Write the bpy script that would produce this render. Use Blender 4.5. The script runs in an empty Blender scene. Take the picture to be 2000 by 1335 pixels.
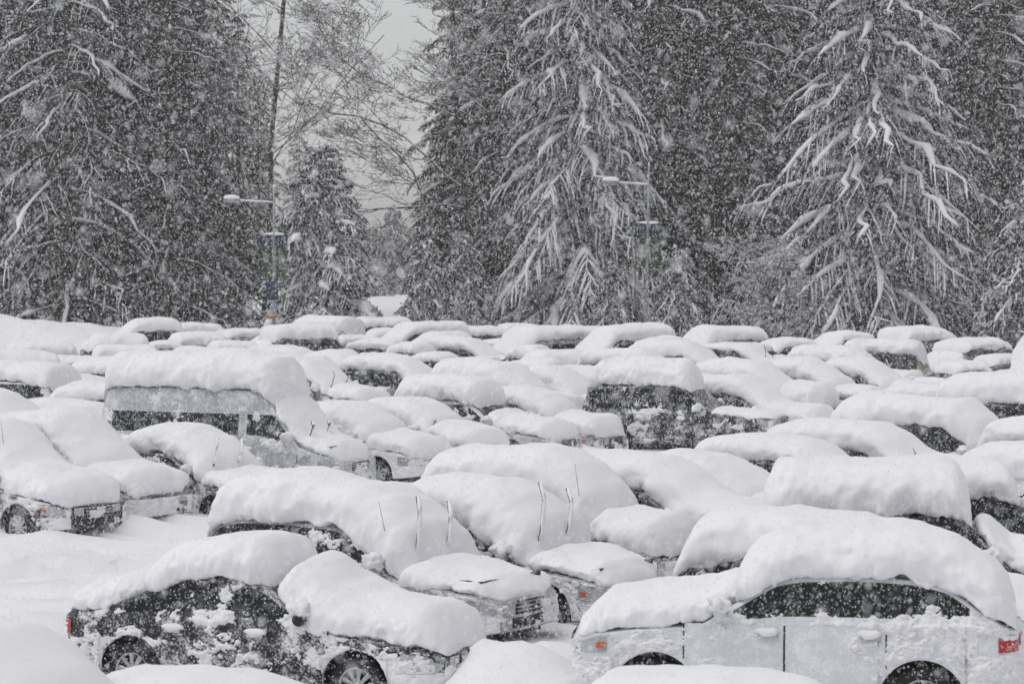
import bpy, math, random
import numpy as np
from mathutils import Vector

R = math.radians
scene = bpy.context.scene
COL = scene.collection

# ------------------------------------------------------------------ camera
FPX = 5000.0            # focal length in pixels of a 2000 px wide frame
CAMH = 5.0
HORY = 480.0            # row of the horizon in that frame
cam_d = bpy.data.cameras.new("camera")
cam_d.sensor_width = 36.0
cam_d.lens = FPX * 36.0 / 2000.0
cam_d.shift_y = -(667.5 - HORY) / 2000.0
cam_d.clip_start = 0.5
cam_d.clip_end = 3000.0
cam_d.dof.use_dof = True
cam_d.dof.focus_distance = 42.0
cam_d.dof.aperture_fstop = 4.0
cam = bpy.data.objects.new("camera", cam_d)
cam.location = (0, 0, CAMH)
cam.rotation_euler = (R(90), 0, 0)
COL.objects.link(cam)
scene.camera = cam

# ------------------------------------------------------------------ light
SUN_EL, SUN_ROT = R(68), R(243)
world = bpy.data.worlds.new("World")
scene.world = world
world.use_nodes = True
wn = world.node_tree
wn.nodes.clear()
sky = wn.nodes.new("ShaderNodeTexSky")
sky.sky_type = 'NISHITA'
sky.sun_disc = False
sky.sun_elevation = SUN_EL
sky.sun_rotation = SUN_ROT
sky.air_density = 1.0
sky.dust_density = 1.0
hs = wn.nodes.new("ShaderNodeHueSaturation")
hs.inputs["Saturation"].default_value = 0.06
bg = wn.nodes.new("ShaderNodeBackground")
bg.inputs["Strength"].default_value = 0.12
wo = wn.nodes.new("ShaderNodeOutputWorld")
wn.links.new(sky.outputs[0], hs.inputs["Color"])
wn.links.new(hs.outputs[0], bg.inputs["Color"])
wn.links.new(bg.outputs[0], wo.inputs["Surface"])

sun_d = bpy.data.lights.new("sun", 'SUN')
sun_d.energy = 1.2
sun_d.angle = R(50)
sun_d.color = (1.0, 0.985, 0.965)
sun = bpy.data.objects.new("sun", sun_d)
sdir = Vector((math.sin(SUN_ROT) * math.cos(SUN_EL), math.cos(SUN_ROT) * math.cos(SUN_EL), math.sin(SUN_EL)))
sun.rotation_euler = sdir.to_track_quat('Z', 'Y').to_euler()
COL.objects.link(sun)

scene.view_settings.view_transform = 'Standard'
scene.view_settings.look = 'None'
scene.view_settings.gamma = 1.0
scene.view_settings.exposure = 0.06
scene.render.engine = 'CYCLES'
scene.cycles.max_bounces = 6
scene.cycles.diffuse_bounces = 3
scene.cycles.glossy_bounces = 2
scene.cycles.transmission_bounces = 2
scene.cycles.transparent_max_bounces = 4
scene.cycles.volume_bounces = 0
scene.cycles.use_denoising = True
scene.cycles.denoising_prefilter = 'ACCURATE'
scene.cycles.denoising_input_passes = 'RGB_ALBEDO_NORMAL'

HAZE_DENSITY = 0.0007

# ------------------------------------------------------------------ numpy helpers
def _hash(ix, iy, iz, seed):
    h = (ix.astype(np.int64) * 374761393 + iy.astype(np.int64) * 668265263 + iz.astype(np.int64) * 2147483647 + seed * 974634777) & 0xFFFFFFFF
    h = ((h ^ (h >> 13)) * 1274126177) & 0xFFFFFFFF
    h = ((h ^ (h >> 16)) * 2246822519) & 0xFFFFFFFF
    return ((h ^ (h >> 15)) & 0xFFFFFF) / float(0xFFFFFF)

def vnoise(P, seed=0):
    P = np.asarray(P, float)
    i = np.floor(P).astype(np.int64)
    f = P - i
    f = f * f * (3 - 2 * f)
    out = 0
    for dx in (0, 1):
        wx = f[..., 0] if dx else 1 - f[..., 0]
        for dy in (0, 1):
            wy = f[..., 1] if dy else 1 - f[..., 1]
            for dz in (0, 1):
                wz = f[..., 2] if dz else 1 - f[..., 2]
                out = out + wx * wy * wz * _hash(i[..., 0] + dx, i[..., 1] + dy, i[..., 2] + dz, seed)
    return out

def fbm(P, octaves=4, seed=0, gain=0.5):
    P = np.asarray(P, float)
    a, s, t = 1.0, 0, 0
    for k in range(octaves):
        s = s + a * vnoise(P * (2.03 ** k) + 17.3 * k, seed + k)
        t += a
        a *= gain
    return s / t

def grid_faces(nu, nv, base=0, wrap=False):
    i = np.arange(nu - 1)[:, None]
    j = np.arange(nv if wrap else nv - 1)[None, :]
    a = i * nv + j
    b = i * nv + (j + 1) % nv
    c = (i + 1) * nv + (j + 1) % nv
    d = (i + 1) * nv + j
    return np.stack([a, b, c, d], -1).reshape(-1, 4) + base

class MB:
    """collects geometry for one mesh object"""
    def __init__(self):
        self.V = []; self.F = []; self.n = 0
    def add(self, V, F):
        V = np.asarray(V, float).reshape(-1, 3)
        for f in (F if isinstance(F, list) else [F]):
            self.F.append(np.asarray(f, np.int64) + self.n)
        self.V.append(V); self.n += len(V)
        return self
    def grid(self, G, wrap=False, flip=False):
        nu, nv = G.shape[:2]
        F = grid_faces(nu, nv, 0, wrap)
        if flip: F = F[:, ::-1]
        return self.add(G.reshape(-1, 3), F)
    def box(self, c, s, taper=1.0):
        x, y, z = np.array(s) / 2.0
        V = np.array([(-x, -y, -z), (x, -y, -z), (x, y, -z), (-x, y, -z),
                      (-x * taper, -y * taper, z), (x * taper, -y * taper, z), (x * taper, y * taper, z), (-x * taper, y * taper, z)]) + np.array(c)
        F = np.array([(0, 3, 2, 1), (4, 5, 6, 7), (0, 1, 5, 4), (1, 2, 6, 5), (2, 3, 7, 6), (3, 0, 4, 7)])
        return self.add(V, F)
    def build(self, name, mats, parent=None, smooth=True, loc=None):
        me = mesh_data(name, np.concatenate(self.V), self.F, smooth)
        for m in (mats if isinstance(mats, (list, tuple)) else [mats]):
            me.materials.append(m)
        return link(name, me, parent, loc)

def mesh_data(name, V, Fs, smooth=True):
    me = bpy.data.meshes.new(name)
    me.vertices.add(len(V))
    me.vertices.foreach_set("co", np.ascontiguousarray(V, dtype=np.float32).ravel())
    tot = np.concatenate([np.full(len(f), f.shape[1], np.int32) for f in Fs])
    idx = np.concatenate([f.ravel() for f in Fs]).astype(np.int32)
    start = np.concatenate([[0], np.cumsum(tot)[:-1]]).astype(np.int32)
    me.loops.add(len(idx))
    me.loops.foreach_set("vertex_index", idx)
    me.polygons.add(len(tot))
    me.polygons.foreach_set("loop_start", start)
    me.polygons.foreach_set("loop_total", tot)
    me.polygons.foreach_set("use_smooth", np.full(len(tot), smooth, dtype=bool))
    me.update(calc_edges=True)
    me.validate()
    return me

def link(name, data, parent=None, loc=None):
    o = bpy.data.objects.new(name, data)
    COL.objects.link(o)
    if parent is not None: o.parent = parent
    if loc is not None: o.location = loc
    return o

def tag(o, label=None, cat=None, group=None, kind=None):
    if label: o["label"] = label
    if cat: o["category"] = cat
    if group: o["group"] = group
    if kind: o["kind"] = kind
    return o

def empty(name, loc=(0, 0, 0), rz=0.0):
    o = link(name, None, None, loc)
    o.rotation_euler = (0, 0, rz)
    o.empty_display_size = 0.3
    return o

def tubes(P, Rd, sides=5, flat=1.0):
    """P (n,k,3) polylines, Rd (n,k) radii -> vertices and quads of n open tubes"""
    n, k = P.shape[:2]
    T = np.gradient(P, axis=1)
    T /= np.linalg.norm(T, axis=2, keepdims=True) + 1e-9
    up = np.zeros_like(T); up[..., 2] = 1.0
    vert = np.abs(T[..., 2]) > 0.95
    up[vert] = (0.0, 1.0, 0.0)
    S = np.cross(T, up); S /= np.linalg.norm(S, axis=2, keepdims=True) + 1e-9
    U = np.cross(S, T)
    a = np.linspace(0, 2 * math.pi, sides, endpoint=False)
    V = P[:, :, None, :] + Rd[:, :, None, None] * (np.cos(a)[None, None, :, None] * S[:, :, None, :] + flat * np.sin(a)[None, None, :, None] * U[:, :, None, :])
    F = grid_faces(k, sides, 0, True)
    F = (F[None] + (np.arange(n) * k * sides)[:, None, None]).reshape(-1, 4)
    return V.reshape(-1, 3), F

def tube(mb, pts, rad, sides=6):
    P = np.array(pts, float)[None]
    Rd = np.broadcast_to(np.asarray(rad, float), (P.shape[1],))[None]
    V, F = tubes(P, np.array(Rd), sides)
    k = P.shape[1]
    mb.add(V, [F, np.arange(sides)[None, ::-1], (np.arange(sides) + (k - 1) * sides)[None]])

def blob(mb, c, r, seed=0, n=14, amp=0.25, flat=0.0):
    """lumpy closed ball of snow"""
    u = np.linspace(0.02, math.pi - 0.02, n)[:, None]
    v = np.linspace(0, 2 * math.pi, n * 2, endpoint=False)[None]
    D = np.stack([np.sin(u) * np.cos(v), np.sin(u) * np.sin(v), np.cos(u) * np.ones_like(v)], -1)
    q = 1 + amp * (fbm(D * 1.7 + seed * 3.1, 4, seed) - 0.5) * 2
    V = D * np.array(r) * q[..., None]
    if flat: V[..., 2] = np.maximum(V[..., 2], -flat)
    mb.grid(V[::-1] + np.array(c), wrap=True)
    return mb

# ------------------------------------------------------------------ materials
def new_mat(name):
    m = bpy.data.materials.new(name)
    m.use_nodes = True
    return m, m.node_tree, m.node_tree.nodes["Principled BSDF"]

def simple_mat(name, col, rough=0.5, metal=0.0, spec=0.5, noise=0.0, scale=20, coat=0.0):
    m, nt, b = new_mat(name)
    b.inputs["Base Color"].default_value = (*col, 1)
    b.inputs["Roughness"].default_value = rough
    b.inputs["Metallic"].default_value = metal
    b.inputs["Specular IOR Level"].default_value = spec
    if coat: b.inputs["Coat Weight"].default_value = coat
    if noise:
        tc = nt.nodes.new("ShaderNodeTexCoord")
        n = nt.nodes.new("ShaderNodeTexNoise"); n.inputs["Scale"].default_value = scale; n.inputs["Detail"].default_value = 5
        mx = nt.nodes.new("ShaderNodeMix"); mx.data_type = 'RGBA'
        mx.inputs[6].default_value = (*[c * (1 - noise) for c in col], 1)
        mx.inputs[7].default_value = (*[min(1, c * (1 + noise)) for c in col], 1)
        nt.links.new(tc.outputs["Object"], n.inputs["Vector"])
        nt.links.new(n.outputs["Fac"], mx.inputs[0])
        nt.links.new(mx.outputs[2], b.inputs["Base Color"])
    return m

def snow_mat(name, scale=9.0, strength=0.35, col=(0.868, 0.866, 0.900), dist=0.02):
    m, nt, b = new_mat(name)
    b.inputs["Roughness"].default_value = 0.85
    b.inputs["Specular IOR Level"].default_value = 0.15
    tc = nt.nodes.new("ShaderNodeTexCoord")
    n1 = nt.nodes.new("ShaderNodeTexNoise"); n1.inputs["Scale"].default_value = scale; n1.inputs["Detail"].default_value = 8; n1.inputs["Roughness"].default_value = 0.62
    n2 = nt.nodes.new("ShaderNodeTexNoise"); n2.inputs["Scale"].default_value = 0.9; n2.inputs["Detail"].default_value = 3
    nt.links.new(tc.outputs["Object"], n1.inputs["Vector"]); nt.links.new(tc.outputs["Object"], n2.inputs["Vector"])
    bp = nt.nodes.new("ShaderNodeBump"); bp.inputs["Strength"].default_value = strength; bp.inputs["Distance"].default_value = dist
    nt.links.new(n1.outputs["Fac"], bp.inputs["Height"]); nt.links.new(bp.outputs[0], b.inputs["Normal"])
    mx = nt.nodes.new("ShaderNodeMix"); mx.data_type = 'RGBA'
    mx.inputs[6].default_value = (*[c * 0.965 for c in col], 1); mx.inputs[7].default_value = (*col, 1)
    nt.links.new(n2.outputs["Fac"], mx.inputs[0]); nt.links.new(mx.outputs[2], b.inputs["Base Color"])
    return m

def paint_mat(name):
    """car paint: colour comes from the object's own colour; film of wind-blown snow grains on it"""
    m, nt, b = new_mat(name)
    oi = nt.nodes.new("ShaderNodeObjectInfo")
    tc = nt.nodes.new("ShaderNodeTexCoord")
    n = nt.nodes.new("ShaderNodeTexNoise"); n.inputs["Scale"].default_value = 3.2; n.inputs["Detail"].default_value = 10; n.inputs["Roughness"].default_value = 0.72
    n2 = nt.nodes.new("ShaderNodeTexNoise"); n2.inputs["Scale"].default_value = 38; n2.inputs["Detail"].default_value = 3
    ad = nt.nodes.new("ShaderNodeMath"); ad.operation = 'MULTIPLY_ADD'; ad.inputs[1].default_value = 0.45
    rp = nt.nodes.new("ShaderNodeMapRange"); rp.inputs["From Min"].default_value = 0.70; rp.inputs["From Max"].default_value = 0.92; rp.clamp = True
    mx = nt.nodes.new("ShaderNodeMix"); mx.data_type = 'RGBA'; mx.inputs[7].default_value = (0.84, 0.85, 0.87, 1)
    rm = nt.nodes.new("ShaderNodeMapRange"); rm.inputs["To Min"].default_value = 0.32; rm.inputs["To Max"].default_value = 0.9
    nt.links.new(tc.outputs["Object"], n.inputs["Vector"]); nt.links.new(tc.outputs["Object"], n2.inputs["Vector"])
    nt.links.new(n2.outputs["Fac"], ad.inputs[0]); nt.links.new(n.outputs["Fac"], ad.inputs[2])
    nt.links.new(ad.outputs[0], rp.inputs["Value"]); nt.links.new(rp.outputs[0], mx.inputs[0])
    nt.links.new(rp.outputs[0], rm.inputs["Value"]); nt.links.new(rm.outputs[0], b.inputs["Roughness"])
    nt.links.new(oi.outputs["Color"], mx.inputs[6]); nt.links.new(mx.outputs[2], b.inputs["Base Color"])
    b.inputs["Specular IOR Level"].default_value = 0.4
    return m

def glass_mat(name, frost=0.80):
    m, nt, b = new_mat(name)
    tc = nt.nodes.new("ShaderNodeTexCoord")
    n = nt.nodes.new("ShaderNodeTexNoise"); n.inputs["Scale"].default_value = 5.0; n.inputs["Detail"].default_value = 12; n.inputs["Roughness"].default_value = 0.78
    n2 = nt.nodes.new("ShaderNodeTexNoise"); n2.inputs["Scale"].default_value = 60; n2.inputs["Detail"].default_value = 2
    ad = nt.nodes.new("ShaderNodeMath"); ad.operation = 'MULTIPLY_ADD'; ad.inputs[1].default_value = 0.5
    rp = nt.nodes.new("ShaderNodeMapRange"); rp.inputs["From Min"].default_value = frost; rp.inputs["From Max"].default_value = frost + 0.10
    mx = nt.nodes.new("ShaderNodeMix"); mx.data_type = 'RGBA'
    mx.inputs[6].default_value = (0.009, 0.014, 0.013, 1); mx.inputs[7].default_value = (0.72, 0.74, 0.76, 1)
    rm = nt.nodes.new("ShaderNodeMapRange"); rm.inputs["To Min"].default_value = 0.12; rm.inputs["To Max"].default_value = 0.85
    nt.links.new(tc.outputs["Object"], n.inputs["Vector"]); nt.links.new(tc.outputs["Object"], n2.inputs["Vector"])
    nt.links.new(n2.outputs["Fac"], ad.inputs[0]); nt.links.new(n.outputs["Fac"], ad.inputs[2])
    nt.links.new(ad.outputs[0], rp.inputs["Value"]); nt.links.new(rp.outputs[0], mx.inputs[0])
    nt.links.new(rp.outputs[0], rm.inputs["Value"]); nt.links.new(rm.outputs[0], b.inputs["Roughness"])
    nt.links.new(mx.outputs[2], b.inputs["Base Color"])
    b.inputs["Specular IOR Level"].default_value = 0.25
    return m

M = dict(
    snow=snow_mat("snow"), crust=snow_mat("wind_packed_snow", 22, 0.7, (0.85, 0.85, 0.88), 0.02),
    ground=snow_mat("ground_snow", 5, 0.5, (0.868, 0.866, 0.900), 0.05),
    tree_snow=snow_mat("tree_snow", 14, 0.3, (0.85, 0.85, 0.88)),
    flake=simple_mat("snowflake", (0.88, 0.89, 0.91), 0.8, 0, 0.1),
    paint=paint_mat("car_paint"), glass=glass_mat("car_glass", 0.84), glass_frost=glass_mat("frosted_car_glass", 0.72),
    rubber=simple_mat("tyre_rubber", (0.018, 0.018, 0.02), 0.8, 0, 0.3, 0.3, 30),
    trim=simple_mat("black_trim", (0.016, 0.016, 0.018), 0.55, 0, 0.4, 0.3, 30),
    rim=simple_mat("wheel_alloy", (0.42, 0.43, 0.45), 0.35, 0.7, 0.5, 0.15, 20),
    chrome=simple_mat("chrome_trim", (0.5, 0.5, 0.52), 0.25, 0.9, 0.5),
    lamp=simple_mat("headlamp_lens", (0.42, 0.43, 0.45), 0.2, 0.2, 0.6, 0.3, 25),
    orange=simple_mat("orange_lens", (0.50, 0.12, 0.035), 0.35, 0, 0.5, 0.25, 40),
    red=simple_mat("red_lens", (0.42, 0.015, 0.02), 0.3, 0, 0.5, 0.35, 40),
    plate=simple_mat("number_plate", (0.6, 0.62, 0.66), 0.5),
    bark=simple_mat("bark", (0.055, 0.048, 0.044), 0.9, 0, 0.2, 0.4, 6),
    twig=simple_mat("bare_twigs", (0.05, 0.045, 0.042), 0.9, 0, 0.2, 0.3, 6),
    needle=simple_mat("conifer_needles", (0.009, 0.012, 0.011), 0.8, 0, 0.2, 0.4, 1.3),
    steel=simple_mat("galvanised_steel", (0.24, 0.25, 0.27), 0.5, 0.5, 0.5, 0.15, 10),
    blue=simple_mat("banner_blue", (0.04, 0.05, 0.095), 0.8, 0, 0.2, 0.2, 8),
    green=simple_mat("banner_green", (0.05, 0.065, 0.042), 0.8, 0, 0.2, 0.2, 8),
    banner_white=simple_mat("banner_white", (0.22, 0.24, 0.24), 0.8, 0, 0.2, 0.1, 8),
    orange_sign=simple_mat("sign_orange", (0.34, 0.14, 0.07), 0.7, 0, 0.2, 0.2, 8),
)
# small shifts (pixels, lift, snow depth, heading) that keep neighbouring cars clear of each other
ADJ = [(0.8,-0,0.02,0.2), (-0.4,0.01,-0.01,-0.2), (-3.2,0.01,0,0), (0.4,-0,0.01,-0.1), (0.9,-0.01,0,1.8), (6.8,-0.01,-0,0.5), (-1.2,0.01,-0.02,0.7), (3.1,-0.05,0.01,-1.6), (0.5,-0,-0.01,0.6), (0.1,-0.14,-0.03,-0.1), (-0.3,-0.01,0,-0.4), (-0.7,0.05,-0.01,0.2), (1.2,0.01,-0,-0.3), (-0.8,-0,0,-0.3), (-7.2,0.01,-0,-0.3), (1.8,0.01,0.01,0.3), (0.2,-0,-0.01,-0.7), (0.2,-0.13,-0.06,-0.3), (0.9,0.03,0.01,0.2), (-0.9,0.01,0.04,0), (-0.3,-0.01,0.01,1.1), (-1.8,-0.01,0.01,0.3), (0.1,0.01,0,-0.2), (-1.9,-0.02,-0,-0.2), (2,-0,-0,-0), (-0.5,-0.01,0.03,-0), (0.6,0.08,0.02,-0.6), (5,-0.03,-0.01,0.6), (-0.7,0,0.03,0.3), (0,-0.03,0.02,-2.6), (-1.3,-0.09,0.01,-1.1), (-2.9,0.01,-0.03,0.4), (-1.5,0.04,0,-0.2), (1.7,-0,-0.03,-0.1), (-2.1,0.04,0,-0.8), (-10.7,-0.11,-0.01,1.9), (-3.7,-0,-0.07,-0.3), (2.9,-0.03,-0.03,1.5), (-4.9,-0.14,0,-0.1), (-11.9,-0.21,-0.03,-1.7), (-3.1,-0.19,-0.12,-0.1), (0.5,-0.04,-0.1,-0.3), (-1.8,0.16,0.06,-0.5), (10.6,0.01,0.09,-0.5), (-5.1,0.16,0.06,-2.2), (2.6,0,-0.07,-0.1), (2.4,-0.13,0.01,1.1), (2.6,-0.13,-0.07,-3.1), (-7,-0.01,-0.06,1.1), (1.3,-0.23,-0.01,-0.2), (-3.2,-0.18,-0.03,2.1), (6.8,-0.02,0.01,-1.6), (-0.5,0.02,0.04,7.5), (-4.2,-0.08,-0.01,-1.2), (5.9,-0.19,-0.07,-0.5), (2.3,-0.24,-0.03,-0.2), (-1.7,-0.02,-0.01,0.1), (-0.9,0,0.09,0.5), (7.5,-0.17,0.08,2.1), (-1.9,0.02,-0.01,0.3), (7.8,0.02,0.01,1.3), (2,0.01,0.04,-0.2), (-0.7,0.07,-0,1.6), (-0,-0.04,-0,-0.8), (-6.4,0.01,0.04,-1.9), (4.3,0.03,0.05,0.4), (-2.4,0,0.01,4.3), (2.5,0.05,-0.01,0.1), (1.9,-0.05,-0.08,-0.4), (-2.5,0.01,-0.03,-0.3), (0.7,0.04,0,-0), (0.2,-0,-0.01,0.7), (-4.7,0.01,-0.03,1), (-3.8,-0.23,-0.03,-0.7), (-0.9,0.05,0.04,-0.1), (-0.2,-0.18,-0.06,-0.2), (-1,0.01,0.01,-0.3), (1.2,-0.19,-0.01,0.4), (-6.7,-0.18,0.01,-0.3), (1.3,0.1,0,-2), (1.9,0.05,0.01,-2.8), (-14.3,-0.01,-0.02,2), (-3.8,-0.06,-0.11,-0.3), (8.4,0.05,0.02,-3.3), (-0.2,-0.03,0.01,-1.6), (1.6,0.09,0.02,-4.8), (-0.1,0.1,0.06,-0.8), (-0.8,-0.07,-0.09,-0.5), (-8.3,0.01,-0.09,-0.5), (-2.1,0.07,0.02,-0.5), (-5,-0.01,-0.02,-0.1), (0.5,-0,-0.01,-0.6), (-1.9,0.03,0.02,3.7), (-0.4,-0.24,-0.01,-0.7)]
# ------------------------------------------------------------------ cars
# profile numbers: length, width, height, belt, hood, deck, greenhouse x (rear foot, roof rear, roof front, windshield foot), wheel x, wheel radius, tumblehome, nose height
TYPES = dict(
    sedan=dict(L=4.75, W=1.82, H=1.44, belt=0.94, hood=0.92, deck=1.02, g=(-1.95, -0.95, 0.20, 1.05), wx=(-1.36, 1.42), wr=0.325, tb=0.42, nose=0.70, tail=0.92, sill=0.26),
    hatch=dict(L=4.25, W=1.76, H=1.50, belt=0.96, hood=0.93, deck=1.0, g=(-2.02, -1.45, 0.15, 1.05), wx=(-1.26, 1.30), wr=0.32, tb=0.36, nose=0.70, tail=0.95, sill=0.26),
    wagon=dict(L=4.75, W=1.83, H=1.58, belt=0.98, hood=0.97, deck=1.0, g=(-2.25, -1.75, 0.20, 1.08), wx=(-1.36, 1.38), wr=0.34, tb=0.34, nose=0.76, tail=0.98, sill=0.30),
    suv=dict(L=4.80, W=1.90, H=1.76, belt=1.10, hood=1.08, deck=1.1, g=(-2.30, -1.85, 0.25, 1.08), wx=(-1.40, 1.42), wr=0.37, tb=0.28, nose=0.88, tail=1.08, sill=0.36),
    boxy=dict(L=4.85, W=1.92, H=1.82, belt=1.14, hood=1.16, deck=1.14, g=(-2.36, -2.15, 0.30, 0.92), wx=(-1.42, 1.42), wr=0.38, tb=0.20, nose=1.02, tail=1.12, sill=0.42),
    van=dict(L=5.55, W=1.96, H=2.32, belt=1.22, hood=1.18, deck=1.22, g=(-2.74, -2.66, 1.05, 1.98), wx=(-1.72, 1.72), wr=0.35, tb=0.11, nose=0.92, tail=1.2, sill=0.34),
    minivan=dict(L=4.95, W=1.96, H=1.78, belt=1.04, hood=1.04, deck=1.04, g=(-2.42, -2.15, 0.45, 1.42), wx=(-1.45, 1.50), wr=0.34, tb=0.22, nose=0.80, tail=1.02, sill=0.30),
    pickup=dict(L=5.5, W=1.94, H=1.82, belt=1.12, hood=1.14, deck=1.12, g=(-0.75, -0.62, 0.75, 1.35), wx=(-1.70, 1.75), wr=0.39, tb=0.24, nose=1.0, tail=1.10, sill=0.45),
)
CAPC = 0.34       # plan radius of the body corners
CROWN = 0.055

class Shape:
    def __init__(s, t, **kw):
        p = dict(TYPES[t]); p.setdefault('wend', .26); p.update(kw)
        s.__dict__.update(p); s.kind = t
        s.h = s.L / 2
        X = np.linspace(-s.h - .1, s.h + .1, 800)
        g = s.g
        deckp = np.interp(X, [-s.h - .1, -s.h + .02, -s.h + .18, g[0] + .1, 0, g[3], g[3] + .1, s.h - .28, s.h - .05, s.h + .1],
                          [s.tail - .06, s.tail - .02, s.deck, s.deck, s.belt, s.belt, s.hood, s.hood - .10, s.nose, s.nose - .08])
        H = s.H
        gh = np.interp(X, [-9, g[0], g[1], g[1] + .35, (g[1] + g[2]) / 2, g[2] - .25, g[2], g[3], 9],
                       [-9, s.deck - .02, H - .09, H - .02, H, H - .02, H - .07, s.hood - .02, -9])
        k = np.hanning(31); k /= k.sum()
        sm = lambda a: np.convolve(np.pad(a, 15, mode='edge'), k, 'valid')
        s.X = X
        s.DK = sm(deckp)
        s.ZT = sm(np.maximum(deckp, gh))
    def deckz(s, x): return np.interp(x, s.X, s.DK)
    def zt(s, x): return np.interp(x, s.X, s.ZT)
    def plan(s, x):
        x = np.asarray(x, float)
        t = np.clip((np.abs(x) - (s.h - .42)) / .42, 0, 1)
        return s.W / 2 * (1 - 0.035 * (np.abs(x) / s.h) ** 2) - CAPC * (1 - np.sqrt(np.maximum(0, 1 - t ** 2.2)))
    def hw(s, x, z):
        b = s.plan(x); z = np.asarray(z, float)
        belt = np.maximum(s.belt, 0)
        low = b * (1 - 0.05 * np.clip((0.62 * s.belt - z) / .5, 0, 1) ** 2 - 0.045 * np.clip((z - .62 * s.belt) / (.38 * belt), 0, 1) ** 2)
        bb = b * (1 - 0.045)
        up = bb - 0.02 - (z - belt) * s.tb
        w = np.clip((z - belt) / 0.03, 0, 1)
        return low * (1 - w) + up * w
    def z0(s, x):
        x = np.asarray(x, float)
        z = np.full_like(x, s.sill)
        z = z + 0.06 * np.clip((np.abs(x) - (s.h - .5)) / .5, 0, 1)
        Ra = s.wr + .075
        for wx in s.wx:
            d = np.abs(x - wx)
            a = s.wr + np.sqrt(np.maximum(0, Ra ** 2 - d ** 2))
            z = np.where(d < Ra, np.maximum(z, a), z)
        return z
    def top(s, x, f):
        """point on the roof/hood skin, f=-1..1 across"""
        z = s.zt(x); y = s.hw(x, z - CROWN)
        return np.stack([x + 0 * f, y * f, z - CROWN * np.abs(f) ** 2.4], -1)

def stations(s, n):
    xs = list(np.linspace(-s.h + .42, s.h - .42, n))
    for e in (-1, 1):
        xs += list(e * (s.h - .42 + .42 * np.sin(np.linspace(0.12, 1, max(5, n // 9)) * math.pi / 2)))
    Ra = s.wr + .075
    for wx in s.wx:
        xs += list(wx + Ra * np.cos(np.linspace(0, math.pi, max(9, n // 6))) * 1.0001)
    xs = np.unique(np.round(np.clip(xs, -s.h, s.h), 4))
    keep = [xs[0]]
    for x in xs[1:]:
        if x - keep[-1] > 0.004: keep.append(x)
    return np.array(keep)

def body_mesh(s, n, name, parent, color):
    xs = stations(s, n)
    z0 = s.z0(xs); zt = s.zt(xs); ze = zt - CROWN
    zb = np.minimum(s.belt, ze - .005); zb = np.maximum(zb, z0 + .01)
    rows = []
    for f in np.linspace(0, 1, 9):
        z = z0 + (zb - z0) * f; rows.append(np.stack([xs, s.hw(xs, z), z], -1))
    for f in (0.25, .5, .75, 1):
        z = zb + (np.maximum(ze, zb) - zb) * f; rows.append(np.stack([xs, s.hw(xs, z), z], -1))
    for f in (.96, .86, .66, .35, 0):
        rows.append(s.top(xs, np.full_like(xs, f)))
    Lh = np.stack(rows, 1)                       # (nx, rows, 3)
    Rh = Lh[:, :-1][:, ::-1] * np.array([1, -1, 1])
    G = np.concatenate([Lh, Rh], 1)
    mb = MB(); mb.grid(G, flip=False)
    nv = G.shape[1]; last = (len(xs) - 1) * nv
    # bulged end caps
    for e, base in ((0, 0), (1, last)):
        loop = G[-1 if e else 0].copy(); c = loop.mean(0)
        l2 = loop.copy(); l2[:, 1] *= .5; l2[:, 0] += .028 if e else -.028
        l3 = loop.copy(); l3[:, 1] *= .0; l3[:, 0] += .036 if e else -.036
        mb.grid(np.stack([loop, l2, l3], 0), flip=False)
    o = mb.build(name, M['paint'], parent)
    o.color = (*color, 1)
    return o

def side_patch(s, xa, xb, za, zb, sd, off, nu=14, nv=5):
    """za/zb numbers or functions of x; patch on the body side, sd=+1 left, -1 right"""
    x = np.linspace(xa, xb, nu)
    a = za(x) if callable(za) else np.full_like(x, za)
    b = zb(x) if callable(zb) else np.full_like(x, zb)
    b = np.maximum(b, a + .001)
    v = np.linspace(0, 1, nv)[None]
    z = a[:, None] + (b - a)[:, None] * v
    X = np.repeat(x[:, None], nv, 1)
    G = np.stack([X, sd * (s.hw(X, z) + off), z], -1)
    return G if sd < 0 else G[:, ::-1]

def front_x(s, y, e, off):
    """x of the body end at lateral y (e=+1 nose, -1 tail)"""
    ye = s.plan(s.h)
    y = np.abs(y)
    t = np.linspace(0, 1, 60); xx = s.h - .42 + .42 * t
    yy = s.plan(xx)
    xo = np.interp(-y, -yy, xx)
    xc = s.h + .036 * (1 - (y / ye) ** 2)
    return e * (np.where(y < ye, xc, xo) + off)

def end_patch(s, ya, yb, za, zb, e, off, nu=12, nv=4):
    y = np.linspace(ya, yb, nu)[:, None]; z = np.linspace(za, zb, nv)[None]
    Y = y + 0 * z
    G = np.stack([front_x(s, Y, e, off), Y, z + 0 * Y], -1)
    return G

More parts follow.
